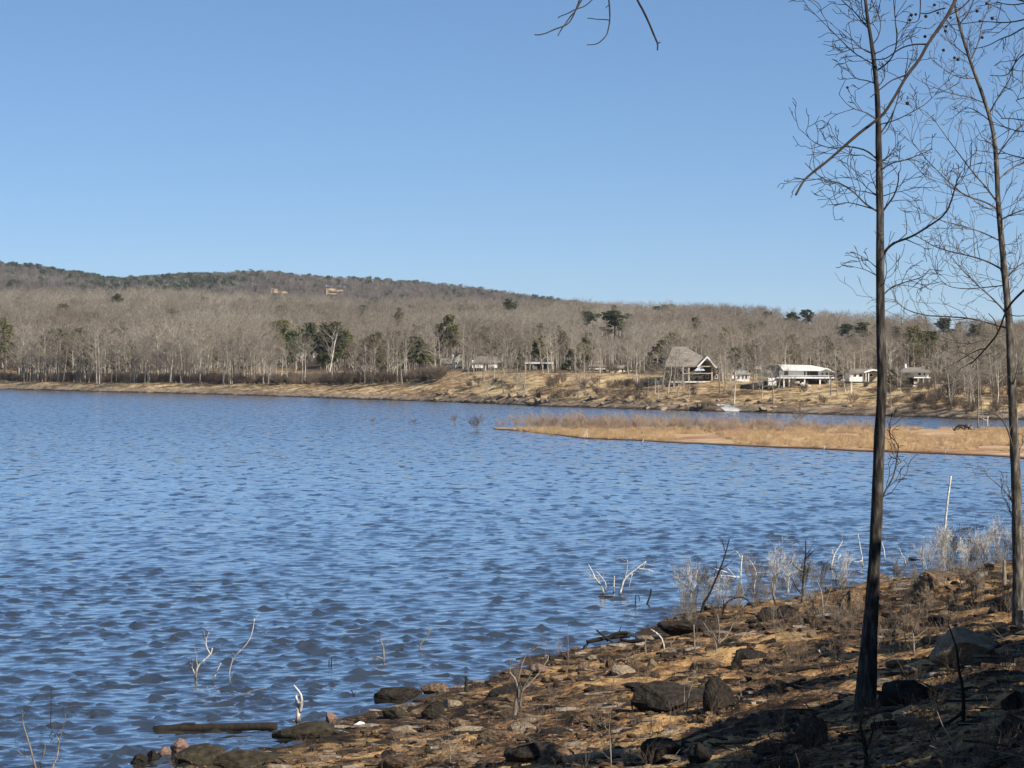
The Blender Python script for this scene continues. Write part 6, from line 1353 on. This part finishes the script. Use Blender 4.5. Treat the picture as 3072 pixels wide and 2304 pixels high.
# ---- loose stones
def in_view(n, rs, d0=19, d1=118):
    u = rs.rand(n); D = d0 * (d1 / d0) ** u; t = rs.uniform(-.215, .245, n); return t * D, D
rs = np.random.RandomState(41)
X, Y = in_view(4200, rs); m_, _ = bank_m(X, Y); Z = bank_z(X, Y); ok = (m_ > .2) & (vnoise(X * .5, Y * .5) > -.2); X, Y, Z, m_ = X[ok], Y[ok], Z[ok], m_[ok]
k = 0; rng = random.Random(51)
RKM = {m: [with_mat(r, M[m]) for r in RK2] for m in ('rock', 'rock_dark', 'rock_pale', 'rock_moss')}
for x, y, z, mm in zip(X, Y, Z, m_):
    if k >= 270: break
    s = .0034 * y * rng.uniform(.6, 1.9); k += 1
    m = rng.choice(('rock', 'rock', 'rock', 'rock', 'rock_dark', 'rock_dark', 'rock_pale'))
    o = link('loose_rock', rng.choice(RKM[m]), None, (float(x), float(y), float(z) + s * .15)); o.scale = (s * rng.uniform(.9, 1.9), s, s * rng.uniform(.5, 1.0)); o.rotation_euler = (rng.uniform(-.25, .25), rng.uniform(-.25, .25), rng.choice((0, 3.14)) + rng.gauss(0, .5))
    col_ = {'rock': 'brown', 'rock_dark': 'dark', 'rock_pale': 'pale tan', 'rock_moss': 'mossy'}[m]
    w_ = near_mark((x, y, z)); sz = 'larger' if s / y > .0044 else 'smaller'
    tag(o, '%s loose %s rock %s' % (sz, col_, w_), 'rock', '%s loose %s rocks %s' % (sz, col_, w_))
X, Y = in_view(17000, rs); m_, _ = bank_m(X, Y); Z = bank_z(X, Y); ok = (m_ > .05) & (vnoise(X * .6 + 5, Y * .6) + .4 * vnoise(X * 2, Y * 2) > -.12); X, Y, Z = X[ok], Y[ok], Z[ok]; n = len(X)
s = .0012 * Y * (.4 + 2.2 * rs.rand(n) ** 3)
scatter('gravel', np.stack([X, Y, Z + s * .2], -1), np.stack([rs.uniform(-.4, .4, n), rs.uniform(-.4, .4, n), rs.uniform(0, 6.28, n)], -1), np.stack([s * 1.3, s, s * .8], -1), rs.randint(0, 12, n), [with_mat(r, M['rock']) for r in RKs] + [with_mat(r, M['rock' if i % 3 else 'rock_dark']) for i, r in enumerate(RKs)], 'loose gravel and stones strewn over the near bank', 'gravel')
# dead leaves and sticks
lf = []
r_ = random.Random(6)
for i in range(4):
    V = [(-1, 0, .1), (-.3, .45, .0), (.5, .35, .18), (1, 0, .05), (.4, -.4, .1), (-.4, -.35, .22)]
    V = [(a + r_.gauss(0, .08), b + r_.gauss(0, .08), c + abs(r_.gauss(0, .12))) for a, b, c in V] + [(0, 0, 0)]
    lf.append(mesh_py('leaf', V, [(0, 1, 6), (1, 2, 6), (2, 3, 6), (3, 4, 6), (4, 5, 6), (5, 0, 6)], M['dry_leaf']))
X, Y = in_view(26000, rs, 19, 100); m_, _ = bank_m(X, Y); Z = bank_z(X, Y); ok = (m_ > .6) & (vnoise(X * .35 + 2, Y * .35) > -.1); X, Y, Z = X[ok], Y[ok], Z[ok]; n = len(X); s = rs.uniform(.022, .05, n)
scatter('fallen_leaves', np.stack([X, Y, Z + .012], -1), np.stack([rs.uniform(-.6, .6, n), rs.uniform(-.6, .6, n), rs.uniform(0, 6.28, n)], -1), np.stack([s, s, s], -1), rs.randint(0, 4, n), lf, 'dry brown leaves scattered over the near bank', 'leaves')
st = []
for i in range(4):
    sg = []; grow(sg, r_, Vector((-.5, 0, .02)), Vector((1, 0, 0)), 1.0, .014, 1, 2, .5, -.01, .07, .5, .004); st.append(seg_mesh('stick', sg, M['dead_grey' if i % 2 else 'dead_dark'], 4))
X, Y = in_view(700, rs, 19, 105); m_, _ = bank_m(X, Y); ok = m_ > .4; X, Y = X[ok], Y[ok]; Z = bank_z(X, Y); n = len(X); s = rs.uniform(.3, 1.3, n)
scatter('sticks', np.stack([X, Y, Z + .02], -1), np.stack([rs.uniform(-.1, .1, n), rs.uniform(-.12, .12, n), rs.uniform(0, 6.28, n)], -1), np.stack([s, s, s], -1), rs.randint(0, 4, n), st, 'small dead sticks littering the near bank', 'sticks')
bk = []
for i in range(5):
    n_ = 6; V = []
    for k2 in range(n_):
        r_2 = .10 * (1 - .5 * abs(k2 / (n_ - 1) - .5)) * r_.uniform(.7, 1.3); cy = r_.gauss(0, .03)
        V += [(k2 / (n_ - 1) - .5, cy - r_2, -.03), (k2 / (n_ - 1) - .5, cy + r_2, -.03), (k2 / (n_ - 1) - .5, cy + r_2 * .6, r_2 * 1.2), (k2 / (n_ - 1) - .5, cy - r_2 * .6, r_2 * 1.1)]
    F = [(k2 * 4 + a_, k2 * 4 + (a_ + 1) % 4, k2 * 4 + 4 + (a_ + 1) % 4, k2 * 4 + 4 + a_) for k2 in range(n_ - 1) for a_ in range(4)] + [(3, 2, 1, 0), tuple(range(n_ * 4 - 4, n_ * 4))]
    bk.append(mesh_py('bark_piece', V, F, M[('dead_dark', 'dead_dark', 'rock_dark', 'dead_grey', 'rock')[i]]))
X, Y = in_view(9000, rs, 19, 112); m_, _ = bank_m(X, Y); ok = (m_ > .15) & (fbm(X * .3 + 7, Y * .2, 3) > -.06); X, Y = X[ok], Y[ok]; Z = bank_z(X, Y); n = len(X); s = .0062 * Y * (.35 + 1.8 * rs.rand(n) ** 3)
scatter('driftwood_debris', np.stack([X, Y, Z + .01], -1), np.stack([rs.uniform(-.1, .1, n), rs.uniform(-.12, .12, n), rs.normal(0, .5, n)], -1), np.stack([s, s * .8, s * .8], -1), rs.randint(0, 5, n), bk, 'dark bark and driftwood debris strewn along the near bank', 'debris')
# weeds
wd = [shrub_form(800 + i, .5, 8, M['shrub_brown'], 1, 1.2, .002, .4, .0035) for i in range(4)]
X, Y = in_view(2600, rs, 22, 118); m_, _ = bank_m(X, Y); ok = (m_ > .1) & (rs.rand(len(X)) < np.where((X / Y > .1) & (Y > 55), 1.0, .16)); X, Y = X[ok], Y[ok]; Z = bank_z(X, Y); n = len(X); s = rs.uniform(.4, 1.3, n)
scatter('weeds', np.stack([X, Y, Z], -1), np.stack([np.zeros(n), np.zeros(n), rs.uniform(0, 6.28, n)], -1), np.stack([s, s, s], -1), rs.randint(0, 4, n), wd, 'dead brown weeds along the near waterline', 'weeds')

# ------------------------------------------------------------------ thin winter haze over the lake and hills
def haze_box():
    x0, x1, y0, y1, z0, z1 = -8000, 8000, -400, 7500, -260, 240
    V = [(x, y, z) for z in (z0, z1) for y in (y0, y1) for x in (x0, x1)]
    F = [(0, 2, 3, 1), (4, 5, 7, 6), (0, 1, 5, 4), (2, 6, 7, 3), (0, 4, 6, 2), (1, 3, 7, 5)]
    m = bpy.data.materials.new('haze'); m.use_nodes = True; t = m.node_tree; t.nodes.clear()
    v = t.nodes.new('ShaderNodeVolumePrincipled'); o_ = t.nodes.new('ShaderNodeOutputMaterial'); t.links.new(v.outputs[0], o_.inputs['Volume'])
    v.inputs['Color'].default_value = (.80, .88, 1.0, 1); v.inputs['Density'].default_value = 4e-5; v.inputs['Anisotropy'].default_value = .2
    tag(link('haze', mesh_py('haze', V, F, m)), 'thin pale haze in the air over the lake', 'haze', kind='stuff')
haze_box()
